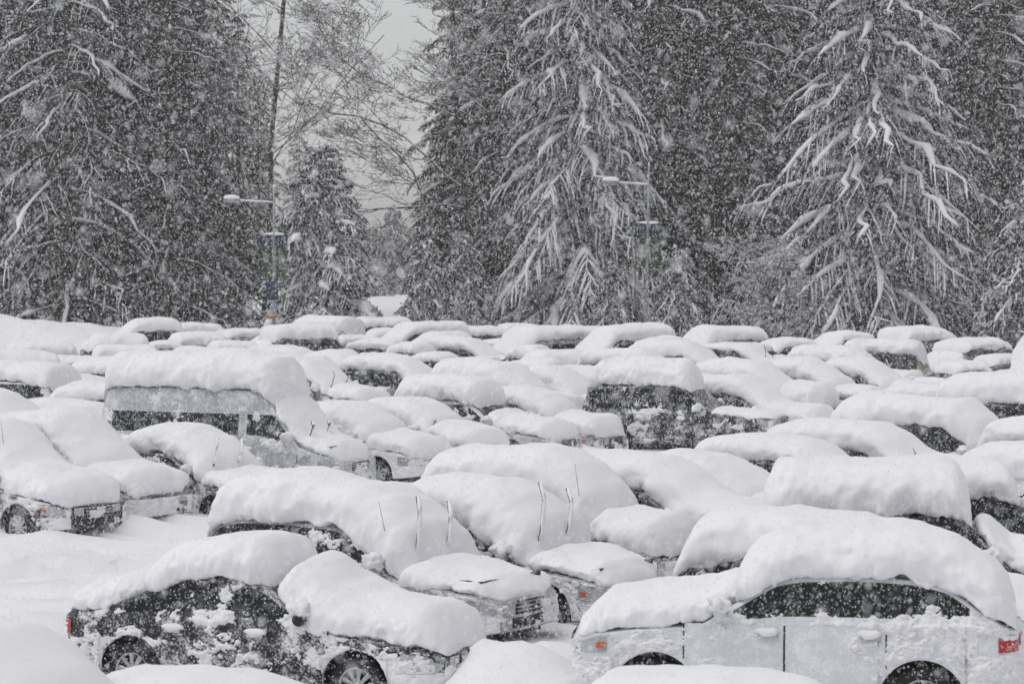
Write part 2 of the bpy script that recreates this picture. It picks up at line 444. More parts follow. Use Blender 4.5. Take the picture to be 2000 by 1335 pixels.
def make_wheel(s, x, y, root, lod):
    sd = 1 if y > 0 else -1
    r = s.wr; w = .105
    n = 36 if lod else 20
    a = np.linspace(0, 2 * math.pi, n, endpoint=False)
    prof = [(-w, r * .62), (-w, r * .90), (-w * .8, r * .985), (0, r), (w * .8, r * .985), (w, r * .90), (w, r * .66), (w * .72, r * .62)]
    G = np.array([[(p[1] * math.cos(t), p[0] * sd, p[1] * math.sin(t)) for t in a] for p in prof])
    mb = MB(); mb.grid(G, wrap=True)
    wheel = mb.build('wheel', M['rubber'], root, loc=(x, y - sd * .12, r))
    wheel.rotation_euler = (0, 0.3 + x, 0)
    rb = MB()
    ns = 10
    ring = np.array([[(p[1] * math.cos(t), p[0] * sd, p[1] * math.sin(t)) for t in a] for p in [(w * .95, r * .665), (w * 1.0, r * .63), (w * .7, r * .60), (0, r * .58)]])
    rb.grid(ring, wrap=True)
    for k in range(ns):
        t = k * 2 * math.pi / ns
        c, q = math.cos(t), math.sin(t)
        d = np.array([c, 0, q]); t2 = np.array([-q, 0, c])
        P = []
        for rr, ww, yy in ((r * .10, .028, w * .72), (r * .35, .020, w * .80), (r * .64, .034, w * .72)):
            P.append([d * rr - t2 * ww + np.array([0, yy * sd - .02 * sd, 0]), d * rr - t2 * ww + np.array([0, yy * sd, 0]),
                      d * rr + t2 * ww + np.array([0, yy * sd, 0]), d * rr + t2 * ww + np.array([0, yy * sd - .02 * sd, 0])])
        rb.grid(np.array(P), wrap=True)
    hub = np.array([[(p[1] * math.cos(t), p[0] * sd, p[1] * math.sin(t)) for t in a[::2]] for p in [(w * .5, r * .17), (w * .82, r * .16), (w * .86, r * .10), (w * .86, 0.001)]])
    rb.grid(hub, wrap=True)
    rb.build('rim', M['rim'], wheel)
    return wheel

def snow_loft(s, mb, xa, xb, th, bulge, seed, r0=.3, r1=.3, drop=.05, n=64, m=40, shift=0.0, rough=1.0, wfix=None, zbase=None, flatn=2.7, sag=0.0):
    """pillow of snow lying on the skin between xa and xb. th: list of (x, thickness)"""
    u = np.linspace(0, 1, n)
    u = .5 - .5 * np.cos(u * math.pi) if n < 40 else (u + (.5 - .5 * np.cos(u * math.pi))) / 2
    x = xa + (xb - xa) * u
    tx = np.array([p[0] for p in th]); tv = np.array([p[1] for p in th])
    T = np.interp(x, tx, tv)
    da = (x - xa) / r0; db = (xb - x) / r1
    e = np.ones_like(x)
    e = np.where(da < 1, np.sqrt(np.maximum(0, 1 - (1 - np.clip(da, 0, 1)) ** 2)), e)
    e = np.where(db < 1, np.minimum(e, np.sqrt(np.maximum(0, 1 - (1 - np.clip(db, 0, 1)) ** 2))), e)
    zc = s.zt(x) if zbase is None else np.full_like(x, zbase)
    if zbase is None:     # the pack bridges hollows of the skin
        k = np.hanning(9); k /= k.sum()
        zc = np.maximum(zc, np.convolve(np.pad(zc, 4, mode='edge'), k, 'valid'))
    w = (s.hw(x, zc - CROWN) if wfix is None else np.full_like(x, wfix)) + bulge * np.interp(x, [s.g[2] + .1, s.g[2] + .5], [1, .25])
    w = w * (.62 + .38 * e)
    w = w * (1 + .05 * (vnoise(np.stack([x * 1.3, x * 0 + seed, x * 0], -1), seed) - .5))
    T = T * e * (1 + .22 * (vnoise(np.stack([x * .9 + 5, x * 0 + seed * 1.7, x * 0], -1), seed + 3) - .5))
    a = np.linspace(0, 2 * math.pi, m, endpoint=False)
    c, q = np.cos(a), np.sin(a)
    p = 2 / flatn
    lat = np.sign(c) * np.abs(c) ** (p * .95)
    lat = np.where(q < 0, np.sign(c) * np.abs(c) ** .45 * (1 - .10 * np.abs(q)), lat)
    zb = (.30 * T)[:, None]
    up = zb + (T[:, None] - zb) * (np.abs(q) ** p)[None]
    rag = .17 * rough * (fbm(np.stack([np.repeat(x[:, None], m, 1) * 4.5 + seed, np.sign(lat)[None] * 3 + 0 * x[:, None], 0 * x[:, None] + 0 * lat[None]], -1), 4, seed + 2, .65) - .5)
    dn = zb - (zb + (drop * (.3 + .7 * e)[:, None] + rag)) * (np.abs(q) ** .4)[None]
    Z = np.where(q[None] >= 0, up, dn)
    Y = w[:, None] * lat[None]
    # follow the crown of the skin
    Z = Z - CROWN * np.abs(lat[None]) ** 2.4 * .8
    Z = Z - sag * np.abs(lat[None]) ** 3
    tilt = (hash((seed, 7)) % 100 / 100 - .5) * .10
    Z = Z + np.where(q[None] >= 0, tilt * lat[None] * T[:, None], 0)
    X = np.repeat(x[:, None], m, 1)
    P = np.stack([X, Y, zc[:, None] + Z], -1)
    # lumps, stronger on the steep flanks than on the wind-smoothed top
    nrm = np.stack([np.zeros_like(P[..., 0]) + 0.0, np.broadcast_to(c, P.shape[:2]), np.broadcast_to(np.maximum(q, -.3), P.shape[:2])], -1)
    nrm[..., 0] = np.where(da < 1, -(1 - np.clip(da, 0, 1)), np.where(db < 1, (1 - np.clip(db, 0, 1)), 0))[:, None]
    nrm /= np.linalg.norm(nrm, axis=2, keepdims=True) + 1e-6
    flank = (1 - np.clip(q, 0, 1) ** .8)[None, :, None]
    S = seed * 7.31
    big = fbm(P * 1.5 + S, 3, seed) - .5
    mid = fbm(P * 5.0 + S, 3, seed + 5) - .5
    fin = fbm(P * 13.0 + S, 4, seed + 9, .6) - .5
    amp = (e[:, None, None] * .6 + .4)
    P = P + nrm * amp * (big[..., None] * (.17 + .12 * flank) + mid[..., None] * rough * (.035 + .14 * flank) + fin[..., None] * rough * (.004 + .085 * flank))
    P[..., 1] += shift
    mb.grid(P, wrap=True, flip=True)
    # close ends
    for idx, fl in ((0, 0), (n - 1, 1)):
        c0 = P[idx].mean(0)
        ring = np.stack([P[idx], np.repeat(c0[None], m, 0)], 0)
        mb.grid(ring, wrap=True, flip=not fl)

def crust_grid(s, mb, sd, cover, seed, nu, nv, amp):
    x = np.linspace(-s.h + .02, s.h - .005, nu)
    xs = np.sign(x) * s.h * (np.abs(x / s.h)) ** .96
    a = s.z0(xs) + .01; b = s.zt(xs) - CROWN - .005
    v = np.linspace(0, 1, nv)[None]
    z = a[:, None] + (b - a)[:, None] * v
    X = np.repeat(xs[:, None], nv, 1)
    y = s.hw(X, z)
    P = np.stack([X, y * sd, z], -1)
    S = seed * 5.17 + sd * 31
    f = .5 * fbm(P * np.array([1.7, 1.7, 2.6]) + S, 3, seed + 40, .5) + .5 * fbm(P * np.array([6.5, 6.5, 9.5]) + S, 5, seed + 46, .68)
    # where snow sticks: sills of the windows, ends, arches
    glassz = z > s.belt + .02
    cab = (X > s.g[0] + .1) & (X < s.g[3] - .1)
    stick = .10 * np.exp(-((z - s.belt - .03) / .08) ** 2) * cab
    stick += .10 * np.clip((np.abs(X) - s.h + .55) / .5, 0, 1)
    for wx in s.wx:
        d = np.abs(np.hypot(X - wx, z - s.wr) - s.wr - .14)
        stick += .07 * np.exp(-(d / .10) ** 2)
    stick -= .06 * (glassz & cab & (z > s.belt + .12))
    stick -= .12 * (X > s.h - .46) * (z > s.nose - .2) * (z < s.nose + .02)
    stick -= .12 * (X < -s.h + .40) * (z > s.tail - .25) * (z < s.tail - .04)
    thr = .64 - .26 * cover
    t = (f + stick - thr)
    t = np.clip(t * 7 * amp / .06 * .06, -.018, amp)
    t = t + np.where(t > .0, (fbm(P * 17 + S, 4, seed + 60, .6) - .5) * amp * 1.5, 0)
    edge = np.ones_like(t)
    edge[:, 0] = 0; edge[:, -1] = 0; edge[0] = 0; edge[-1] = 0
    t = np.where(edge > 0, t, -.02)
    P[..., 1] = sd * (y + t)
    P[..., 2] += np.where(t > 0, t * .25, 0)
    mb.grid(P, flip=(sd > 0))

def crust_end(s, mb, e, cover, seed, nu, nv, amp):
    y = np.linspace(-s.W / 2 + .10, s.W / 2 - .10, nu)[:, None]
    zt = s.zt(e * (s.h - .03)) - CROWN
    v = np.linspace(0, 1, nv)[None]
    z = s.sill + .08 + (zt - s.sill - .08) * v + 0 * y
    Y = y + 0 * z
    Q = np.stack([Y, z * 1.6, 0 * z + e * 3 + seed], -1)
    f = .5 * fbm(Q * 1.9, 3, seed + 80, .5) + .5 * fbm(Q * 7, 5, seed + 84, .68)
    t = np.clip((f + .045 - (.64 - .26 * cover)) * 7 * amp, -.03, amp * 1.2)
    t = t + np.where(t > 0, (fbm(np.stack([Y * 20, z * 20, 0 * z + seed], -1), 2, seed) - .5) * amp, 0)
    t[:, 0] = -.03; t[0] = -.03; t[-1] = -.03
    G = np.stack([front_x(s, Y, e, t), Y, z], -1)
    mb.grid(G, flip=(e < 0))

def make_car(label, cat, px, py, yaw, kind, color, name='parked_car', roof=.45, hood=.36, wind=.34, mode='full', deck=.34,
             cover=.55, lod=0, wipers=0, antenna=0, seed=1, bury=.12, bare=(), frost=0, shape=None, rack=0, doors=0, bulge=.10, dz=0.0,
             plate=None, sh=0.0, xyz=None, rails=0, roofspan=None, hoodfrom=None):
    s = Shape(kind, **(shape or {}))
    ad = ADJ[len(CARFOOT)] if len(CARFOOT) < len(ADJ) else (0, 0, 0, 0)
    px += ad[0]; dz += ad[1]; roof += ad[2]; yaw += ad[3]
    ztop = s.H + roof - bury + dz
    if xyz is None:
        ppm = (py - HORY) / (CAMH - ztop)
        D = FPX / ppm
        yr = R(yaw)
        cx = (s.g[1] + s.g[2]) / 2
        wx = (px - 1000) / ppm - cx * math.cos(yr)
        wy = D - cx * math.sin(yr)
    else:
        wx, wy = xyz; yr = R(yaw)
    root = empty(name, (wx, wy, -bury + dz), yr)
    tag(root, label, cat, 'cars buried in snow in the parking lot')
    CARFOOT.append((wx, wy, yr, s.L, s.W, label))
    n = (26, 44, 90)[lod]
    body = body_mesh(s, n, 'body', root, color)
    # dark underside
    ub = MB()
    ub.box((0, 0, .62 * s.belt), (s.L - .5, s.W - .5, .75 * s.belt))
    ub.box((0, 0, s.sill - .02), (s.L - .7, s.W - .34, .12))
    for wxx in s.wx:
        ub.box((wxx, 0, s.wr), (.1, s.W - .3, .1))
    ub.build('underbody', M['trim'], root, smooth=False)
    gl = M['glass_frost'] if frost else M['glass']
    # side windows
    g = s.g
    for sd in (1, -1):
        if kind == 'van':
            cuts = [(-2.5, .55), (.74, 1.80)]
        elif kind == 'pickup':
            cuts = [(g[0] + .08, .30), (.38, g[3] - .14)]
        elif kind == 'sedan':
            cuts = [(g[0] + .38, -.56), (-.48, g[3] - .12)]
        else:
            cuts = [(g[0] + s.wend, -1.12), (-1.04, -.10), (-.02, g[3] - .12)]
        if kind != 'van':
            mb = MB(); mb.grid(side_patch(s, cuts[0][0] - .02, cuts[-1][1] + .03, s.belt + .02, lambda x: s.zt(x) - CROWN - .035, sd, .003, 26 if lod else 12, 5))
            mb.build('window_trim', M['trim'], root)
        for a, b in cuts:
            topf = (lambda x: np.minimum(s.zt(x) - CROWN - .05, 1.80)) if kind == 'van' else (lambda x: s.zt(x) - CROWN - .05)
            mb = MB(); mb.grid(side_patch(s, a, b, s.belt + .035, topf, sd, .006, 16 if lod else 9, 5))
            mb.build('side_window', gl, root)
    # windshield / rear window
    f = np.linspace(-.86, .86, 9)
    x = np.linspace(g[2] + .06, g[3] - .10, 8)
    P = s.top(np.repeat(x[:, None], 9, 1), np.repeat(f[None], 8, 0)); P[..., 2] += .008; P[..., 0] += .006
    mb = MB(); mb.grid(P); mb.build('windshield', gl, root)
    x = np.linspace(g[0] + .06, g[1] - .02, 8)
    P = s.top(np.repeat(x[:, None], 9, 1), np.repeat(f[None], 8, 0)); P[..., 2] += .006; P[..., 0] -= .006
    mb = MB(); mb.grid(P); mb.build('rear_window', gl, root)
    # lamps
    hz = s.nose
    for sd in (1, -1):
        mb = MB(); mb.grid(side_patch(s, s.h - .42, s.h - .004, lambda x: hz - .17 + .05 * (s.h - x), lambda x: np.minimum(s.zt(x) - CROWN - .03, hz + .0 + .05 * (s.h - x)), sd, .009, 12, 4))
        fr = end_patch(s, sd * s.plan(s.h), sd * s.plan(s.h) * .62, hz - .17, hz - .04, 1, .009, 5, 4)
        mb.grid(fr, flip=(sd > 0))
        hl = mb.build('headlight', M['lamp'], root)
        mo = MB(); mo.grid(side_patch(s, s.h - .41, s.h - .31, hz - .11, hz - .05, sd, .014, 5, 3)); mo.build('turn_signal', M['orange'], hl)
        mb = MB(); mb.grid(side_patch(s, -s.h + .005, -s.h + (.20 if kind != 'van' else .12), s.tail - .22, s.tail - .07, sd, .010, 10, 4))
        mb.grid(end_patch(s, sd * s.plan(s.h), sd * s.plan(s.h) * .6, s.tail - .22, s.tail - .07, -1, .009, 5, 4), flip=(sd < 0))
        mb.build('taillight', M['red'], root)
    # grille and bumper intake, plate
    gy = s.plan(s.h) * .58
    mb = MB(); mb.grid(end_patch(s, -gy, gy, hz - .20, hz - .03, 1, .007, 10, 3))
    gr = mb.build('grille', M['trim'], root)
    sl = MB()
    for k in range(3):
        z = hz - .165 + .05 * k
        sl.grid(end_patch(s, -gy * .97, gy * .97, z, z + .014, 1, .018, 8, 2))
    sl.build('slat', M['chrome'], gr)
    mb = MB(); mb.grid(end_patch(s, -gy * 1.2, gy * 1.2, s.sill + .10, s.sill + .22, 1, .008, 10, 3)); mb.build('bumper_intake', M['trim'], root)
    if lod:
        mb = MB(); mb.grid(end_patch(s, -.26, .26, s.tail - .34, s.tail - .2, -1, .014, 4, 2)); mb.build('number_plate', M['plate'], root)
    # wheels
    for wxx in s.wx:
        for sd in (1, -1):
            make_wheel(s, wxx, sd * (s.W / 2 - .02), root, lod == 2)
    snow = MB()
    crust = MB()
    # mirrors
    mx = g[3] - .28 if kind != 'van' else 1.72
    for sd in (1, -1):
        y = float(s.hw(mx, s.belt + .08)) + .13
        mb = MB(); blob(mb, (mx, sd * y, s.belt + .10), (.07, .12, .085) if kind != 'van' else (.08, .12, .15), 3, 8, .02)
        mb.box((mx, sd * (y - .12), s.belt + .05), (.06, .14, .05))
        o = mb.build('side_mirror', M['paint'], root); o.color = (*color, 1)
        blob(crust, (mx + .01, sd * (y + .01), s.belt + .19), (.12, .15, .09), seed + sd, 14 if lod else 8, .9)
    # doors on the near cars
    if doors:
        for sd in (1, -1):
            for a, b in (((-.98, .04), (.055, 1.08)) if kind != 'van' else ((-1.15, .62), (.64, 1.9))):
                lo = lambda x: s.z0(x) + .06
                mb = MB(); mb.grid(side_patch(s, a + .008, b - .008, lo, s.belt - .02, sd, .005, 18, 8))
                d = mb.build('door', M['paint'], root); d.color = (*color, 1)
                hb = MB()
                hx = a + .16; hy = float(s.hw(hx, s.belt - .12)) + .03
                hb.box((hx, sd * hy, s.belt - .12), (.20, .03, .035)); hb.build('handle', M['chrome'], d, smooth=False)
                blob(crust, (hx, sd * hy, s.belt - .08), (.12, .05, .045), seed + 11, 8, .5)
            for a in ((-.98, .048, 1.08) if kind != 'van' else (-1.15, .63, 1.9)):
                sm = MB(); sm.grid(side_patch(s, a - .009, a + .009, s.z0(np.array([a]))[0] + .06, s.belt - .02, sd, .0025, 2, 8))
                sm.build('door_seam', M['trim'], root)
    # antenna and wipers
    if antenna:
        ax, ay, az, lean = antenna if isinstance(antenna, tuple) else (g[3] + .25, -s.W / 2 + .14, s.hood, 0)
        mb = MB(); tube(mb, [(ax, ay, az - .05), (ax - .05, ay, az + .4), (ax - .14 + lean, ay, az + .95)], [.006, .004, .003], 5)
        mb.build('antenna', M['trim'], root)
    if wipers:
        for yy, k in ((-.55, 1.0), (.12, .85)):
            z = s.zt(g[3] - .05) + .02
            xw = g[3] - .05
            lean = .18 + .1 * ((seed * 7) % 5 - 2)
            mb = MB(); pts = [(xw, yy, z), (xw + .10, yy + .03, z + .35), (xw + .04 + lean * .2, yy + .10, z + .62 * wipers * k + .12), (xw - .05, yy + .22, z + .80 * wipers * k + .12)]
            tube(mb, pts, [.014, .013, .012, .009], 6)
            w = mb.build('wiper', M['trim'], root)
            if lod == 2:
                sb = MB(); q = np.array(pts); q[:, 0] += .02; q[:, 2] += .01
                tt = np.linspace(0.25, 1, 9); qq = np.stack([np.interp(tt, np.linspace(0, 1, 4), q[:, i]) for i in range(3)], -1)
                rr = .016 + .016 * vnoise(np.stack([tt * 9, tt * 0 + seed, tt * 0], -1), seed); rr[-1] *= .6
                tube(sb, qq + np.array([.014, -.012, 0]), rr, 7)
                sb.build('wiper_snow', M['snow'], w)
    # ---- snow cover
    nn = (48, 84, 120)[lod]; mm = (32, 48, 64)[lod]
    xr = s.h - .04
    ra, rb_ = g[1] - .12, g[2] + .10
    if kind in ('suv', 'boxy', 'van', 'minivan', 'wagon', 'hatch'): ra = g[1] - .10
    if roofspan: ra, rb_ = roofspan
    kw = dict(n=nn, m=mm, rough=(1.25, 1.15, 1.1)[lod], shift=sh)
    if mode == 'full':
        snow_loft(s, snow, g[0] if kind == 'sedan' else ra - .12, xr, [(g[0], roof * .75), (g[1], roof), (g[2] - .2, roof), (g[2] + .45, wind * 1.15), (g[3], wind), (s.h, hood)], bulge, seed, .35, .28, **kw)
        if kind == 'sedan': snow_loft(s, snow, -s.h + .05, g[0] + .5, [(-9, deck), (9, deck)], bulge * .4, seed + 2, .25, .35, **kw)
    elif mode == 'slope':      # roof and windshield one body, hood apart
        snow_loft(s, snow, g[0] if kind == 'sedan' else ra - .12, g[3] + .08, [(g[0], roof * .75), (g[1], roof), (g[2] - .2, roof), (g[2] + .45, wind * 1.15), (g[3], wind)], bulge, seed, .35, .20, **kw)
        snow_loft(s, snow, g[3] + .0, xr, [(-9, hood), (9, hood)], bulge * .35, seed + 5, .18, .3, **kw)
        if kind == 'sedan': snow_loft(s, snow, -s.h + .05, g[0] + .5, [(-9, deck), (9, deck)], bulge * .4, seed + 2, .25, .35, **kw)
    elif mode == 'roof':       # slab on the roof; glass mostly free, hood apart
        snow_loft(s, snow, ra, rb_, [(-9, roof), (9, roof)], bulge, seed, .28, .28, **kw)
        snow_loft(s, snow, hoodfrom if hoodfrom is not None else (g[3] - .45 if 'ws' not in bare else g[3] - .02), xr, [(g[3] - .5, wind * .6), (g[3], hood), (s.h, hood * .9)], bulge * .3, seed + 5, .2, .3, **kw)
        if kind in ('sedan',): snow_loft(s, snow, -s.h + .05, g[0] + .25, [(-9, deck), (9, deck)], bulge * .3, seed + 2, .25, .3, **kw)
    elif mode == 'split':      # sedan with roof loaf, windshield+hood drift, deck drift
        snow_loft(s, snow, ra, rb_, [(-9, roof), (9, roof)], bulge, seed, .28, .24, **kw)
        snow_loft(s, snow, g[2] + .16, xr - .0, [(g[2], roof * .95), (g[2] + .5, wind * 1.15), (g[3] + .2, hood), (s.h, hood)], bulge * .9, seed + 5, .22, .35, **kw)
        snow_loft(s, snow, -s.h + .05, g[0] + .55, [(-9, deck), (9, deck)], bulge * .3, seed + 2, .3, .3, **kw)
    if kind == 'pickup':
        snow_loft(s, snow, -s.h + .05, g[0] - .02, [(-9, .42), (9, .42)], .04, seed + 12, .2, .2, **kw)
    if rack:                   # snowed cargo box / rack load on the roof
        cb = MB(); cb.box((-.5, 0, s.H + .11), (1.7, .8, .22), .85); cb.build('cargo_box', M['trim'], root, smooth=False)
    # plastered snow
    nu, nv, amp = ((70, 20, .035), (150, 40, .045), (420, 110, .05))[lod]
    for sd in (1, -1):
        crust_grid(s, crust, sd, cover, seed, nu, nv, amp)
    for e in (1, -1):
        crust_end(s, crust, e, cover, seed, (20, 44, 110)[lod], (10, 20, 50)[lod], amp)
    snow.build('snow_cover', M['snow'], root)
    crust.build('snow_crust', M['crust'], root)
    if rails:
        for sd in (1, -1):
            mb = MB(); xx = np.linspace(g[1] + .1, g[2] - .05, 9)
            tube(mb, [(a, sd * (float(s.hw(a, s.zt(a) - CROWN)) - .03), float(s.zt(a)) - .01) for a in xx], .018, 6)
            mb.build('roof_rail', M['trim'], root)
    return root

CARFOOT = []
BLACK = (.012, .013, .016); SILVER = (.33, .35, .37); WHITE = (.66, .68, .70); GREY = (.10, .105, .115); DGREY = (.035, .037, .042)
RED = (.16, .012, .018); TEAL = (.035, .075, .095); BEIGE = (.27, .22, .16); PALEBLUE = (.40, .43, .46); NAVY = (.014, .018, .032)

# ---- near cars
make_car('black sedan near the bottom left, snow-streaked side bare, red tail lamp at its left', 'car', 480, 1035, -22, 'sedan', (.008, .009, .014),
         mode='split', roof=.40, wind=.40, hood=.34, deck=.26, cover=.36, lod=2, seed=3, doors=1, bulge=.08, roofspan=(-1.32, .26), bury=.10)
make_car('white sport utility vehicle in the near right corner facing left with clear dark side windows', 'suv', 1690, 1018, 169, 'suv', (.62, .65, .68), name='parked_suv',
         mode='roof', roof=.45, wind=.34, hood=.33, cover=.44, lod=2, seed=8, doors=1, bulge=.12, rails=1, bury=.0, roofspan=(-2.28, .60),
         shape=dict(L=4.60, H=1.66, belt=1.14, hood=1.13, deck=1.14, tail=1.12, nose=.95, wend=.48, g=(-2.27, -1.58, .15, .98), wx=(-1.34, 1.38)))
make_car('silver car with raised wipers and a thin slanting antenna, right behind the near black sedan', 'car', 620, 920, -34, 'wagon', (.30, .31, .32), shape=dict(L=4.95, g=(-2.35, -1.95, .20, 1.10)),
         mode='slope', roof=.55, wind=.55, hood=.17, cover=.50, lod=2, wipers=1, seed=21, bulge=.13, antenna=(.95, -.80, .95, -.05), bury=.10)
make_car('silver car with two snow-coated wipers standing tall, second in the near centre row', 'car', 920, 930, -34, 'sedan', (.30, .32, .34),
         mode='slope', roof=.50, wind=.52, hood=.22, cover=.42, lod=2, wipers=1.1, seed=14, bulge=.12, bury=.10)
make_car('snow-smothered car behind the two with raised wipers, thin antenna rising over its hood', 'car', 985, 868, -34, 'wagon', DGREY,
         mode='slope', roof=.58, wind=.58, hood=.42, cover=.55, lod=1, seed=33, bulge=.14, antenna=(1.0, -.7, 1.05, 0))
make_car('snow-mounded car in the centre whose drift slopes down right to a rounded hood', 'car', 1190, 880, -34, 'wagon', GREY,
         mode='full', roof=.42, wind=.48, hood=.36, cover=.50, lod=1, seed=36, bulge=.12, bury=.18)
make_car('snowed-in car just left of the black four-by-four under the squared slab', 'car', 1345, 876, -34, 'sedan', DGREY,
         mode='slope', roof=.42, wind=.40, hood=.44, cover=.35, lod=1, seed=38, bulge=.12, bury=.17)
make_car('car under a low snow loaf, in front of the four-by-four with orange lamp', 'car', 1490, 848, -32, 'wagon', DGREY,
         mode='slope', roof=.34, wind=.36, hood=.30, cover=.28, lod=1, seed=40, bulge=.10, bury=.15)
make_car('car with a long snow slope ending in two black wipers poking up, right of centre', 'car', 1620, 820, -32, 'wagon', DGREY,
         mode='full', roof=.42, wind=.50, hood=.40, cover=.40, lod=1, wipers=.55, seed=43, bulge=.12, bury=.15)
make_car('large black four-by-four at the right, snow hanging over its dark side windows', 'suv', 1770, 768, -30, 'boxy', BLACK, name='parked_suv',
         mode='slope', roof=.55, wind=.55, hood=.40, cover=.36, lod=1, seed=47, bulge=.14)
make_car('car at the right edge under a tall smooth snow dome, dark window peeping out', 'car', 1950, 725, -30, 'suv', BLACK, name='parked_suv',
         mode='full', roof=.62, wind=.55, hood=.40, cover=.40, lod=1, seed=49, bulge=.16)
make_car('car at the right edge, only a rounded snow hump behind the low loaf', 'car', 2030, 806, -32, 'hatch', GREY,
         mode='full', roof=.50, wind=.50, hood=.40, cover=.5, lod=1, seed=51, bulge=.12)
make_car('car at the right edge under a low flat loaf of snow, below the rounded hump', 'car', 2000, 861, -32, 'hatch', DGREY,
         mode='full', roof=.46, wind=.48, hood=.40, cover=.5, lod=1, seed=53, bulge=.12)
make_car('black four-by-four under the thickest squared slab of snow, near the right edge', 'suv', 1690, 893, -8, 'boxy', BLACK, name='parked_suv',
         mode='roof', roof=.62, wind=.40, hood=.30, cover=.22, lod=2, seed=55, bulge=.10, roofspan=(-2.25, .42), bury=.14)
make_car('black car cut by the right edge with a greenish bare window and snowed mirror', 'suv', 1830, 890, -10, 'suv', BLACK, name='parked_suv', shape=dict(H=1.70),
         mode='roof', roof=.42, wind=.34, hood=.30, cover=.12, lod=1, seed=57, bulge=.10, bury=.03)
make_car('vehicle buried under a big dome of snow directly behind the white sport utility vehicle', 'car', 1530, 992, -14, 'wagon', GREY,
         mode='full', roof=.48, wind=.48, hood=.40, cover=.50, lod=1, seed=59, bulge=.16)
make_car('car in the bottom left corner showing only a broad rounded snow mass', 'car', -215, 1200, -20, 'suv', GREY, name='parked_suv',
         mode='full', roof=.62, wind=.62, hood=.55, cover=.6, lod=1, seed=61, bulge=.20)
make_car('car at the bottom edge under a low wide sheet of snow, left of centre', 'car', 370, 1296, -12, 'sedan', GREY,
         mode='full', roof=.52, wind=.42, hood=.36, cover=.6, lod=1, seed=64, bulge=.22, shape=dict(H=1.36))
make_car('car at the bottom edge, its snow roof in front of the white sport utility vehicle', 'car', 1370, 1298, -10, 'hatch', GREY,
         mode='full', roof=.46, wind=.46, hood=.36, cover=.6, lod=1, seed=66, bulge=.16)

# ---- left block
make_car('black sport utility vehicle at the left edge, snow-plastered grille toward the empty aisle', 'suv', -58, 812, -36, 'wagon', BLACK, name='parked_suv', shape=dict(H=1.62),
         mode='full', roof=.45, wind=.45, hood=.33, cover=.30, lod=2, seed=70, bulge=.12, antenna=(.7, -.5, 1.15, 0))
make_car('car beside the black left-edge vehicle, orange marker lamp and snow-covered hood', 'car', 80, 797, -38, 'wagon', GREY,
         mode='slope', roof=.55, wind=.40, hood=.30, cover=.62, lod=2, seed=73, bulge=.12)
make_car('grey car with two raised wipers just in front of the high pale van', 'car', 345, 828, -36, 'sedan', (.05, .055, .06),
         mode='slope', roof=.42, wind=.44, hood=.26, cover=.42, lod=2, wipers=.8, seed=76, bulge=.10, bury=.22)
make_car('tall pale blue van with a deep box of snow on its high roof', 'van', 395, 680, -24, 'van', PALEBLUE, name='parked_van',
         mode='roof', roof=.72, wind=.30, hood=.24, cover=.42, lod=2, seed=80, bulge=.08, doors=1, roofspan=(-2.74, 1.30), hoodfrom=1.20, wipers=.35)
make_car('white car just right of the high van, dark front wheel arch and snowy nose showing', 'car', 655, 783, -33, 'sedan', WHITE,
         mode='slope', roof=.33, wind=.42, hood=.30, cover=.42, lod=1, seed=83, bulge=.12)
make_car('silver car with a snow-filled grille between the high van and the sausage-topped car', 'car', 768, 775, -33, 'sedan', SILVER,
         mode='slope', roof=.30, wind=.40, hood=.34, cover=.52, lod=1, seed=86, bulge=.10, wipers=.3)
make_car('white car with a thick sausage of roof snow, its nose pointing at the centre clearing', 'car', 880, 727, -31, 'wagon', (.55, .56, .58),
         mode='roof', roof=.55, wind=.45, hood=.32, cover=.42, lod=2, seed=89, bulge=.12, roofspan=(-2.0, .35), bury=.09)
make_car('car with a long rounded roof loaf directly behind the white car with the longest loaf', 'car', 935, 700, -32, 'wagon', DGREY,
         mode='slope', roof=.52, wind=.45, hood=.36, cover=.50, lod=1, seed=92, bulge=.12)
make_car('dark-nosed car just left of the black four-by-four with orange lamp', 'car', 1000, 752, -32, 'sedan', GREY,
         mode='slope', roof=.38, wind=.45, hood=.36, cover=.50, lod=1, seed=95, bulge=.10)
make_car('snow-rounded sedan left of the black four-by-four with one side window clear', 'car', 1062, 713, -33, 'sedan', (.2, .21, .22),
         mode='slope', roof=.46, wind=.42, hood=.34, cover=.40, lod=1, seed=98, bulge=.10)
make_car('black four-by-four with orange lamp, broadside in the centre, snow blotches on its side', 'suv', 1262, 700, -17, 'boxy', (.010, .011, .012), name='parked_suv',
         mode='roof', roof=.56, wind=.06, hood=.08, cover=.22, lod=2, shape=dict(hood=1.22, nose=1.10, H=1.84, L=5.0), seed=101, bulge=.08, doors=1, bury=.14, bare=('ws',), rails=0)
make_car('red car behind the black centre four-by-four, its dark red nose visible', 'car', 1400, 728, -31, 'wagon', RED,
         mode='full', roof=.42, wind=.40, hood=.40, cover=.45, lod=1, seed=104, bulge=.10)
make_car('teal car with dark wheel and orange lamp at its nose, behind the red one', 'car', 1428, 699, -33, 'wagon', TEAL,
         mode='slope', roof=.46, wind=.40, hood=.50, cover=.45, lod=1, seed=107, bulge=.10)
make_car('car with lumpy snow right beside the teal car, black gaps at its lower front', 'car', 1560, 697, -34, 'sedan', DGREY,
         mode='slope', roof=.50, wind=.42, hood=.36, cover=.50, lod=1, seed=110, bulge=.10)
make_car('long estate car right of centre with a dark front side window and raised wipers', 'car', 1610, 671, -28, 'wagon', (.06, .07, .07),
         mode='slope', roof=.46, wind=.42, hood=.34, cover=.45, lod=1, seed=113, bulge=.10, wipers=.8, shape=dict(L=4.9))
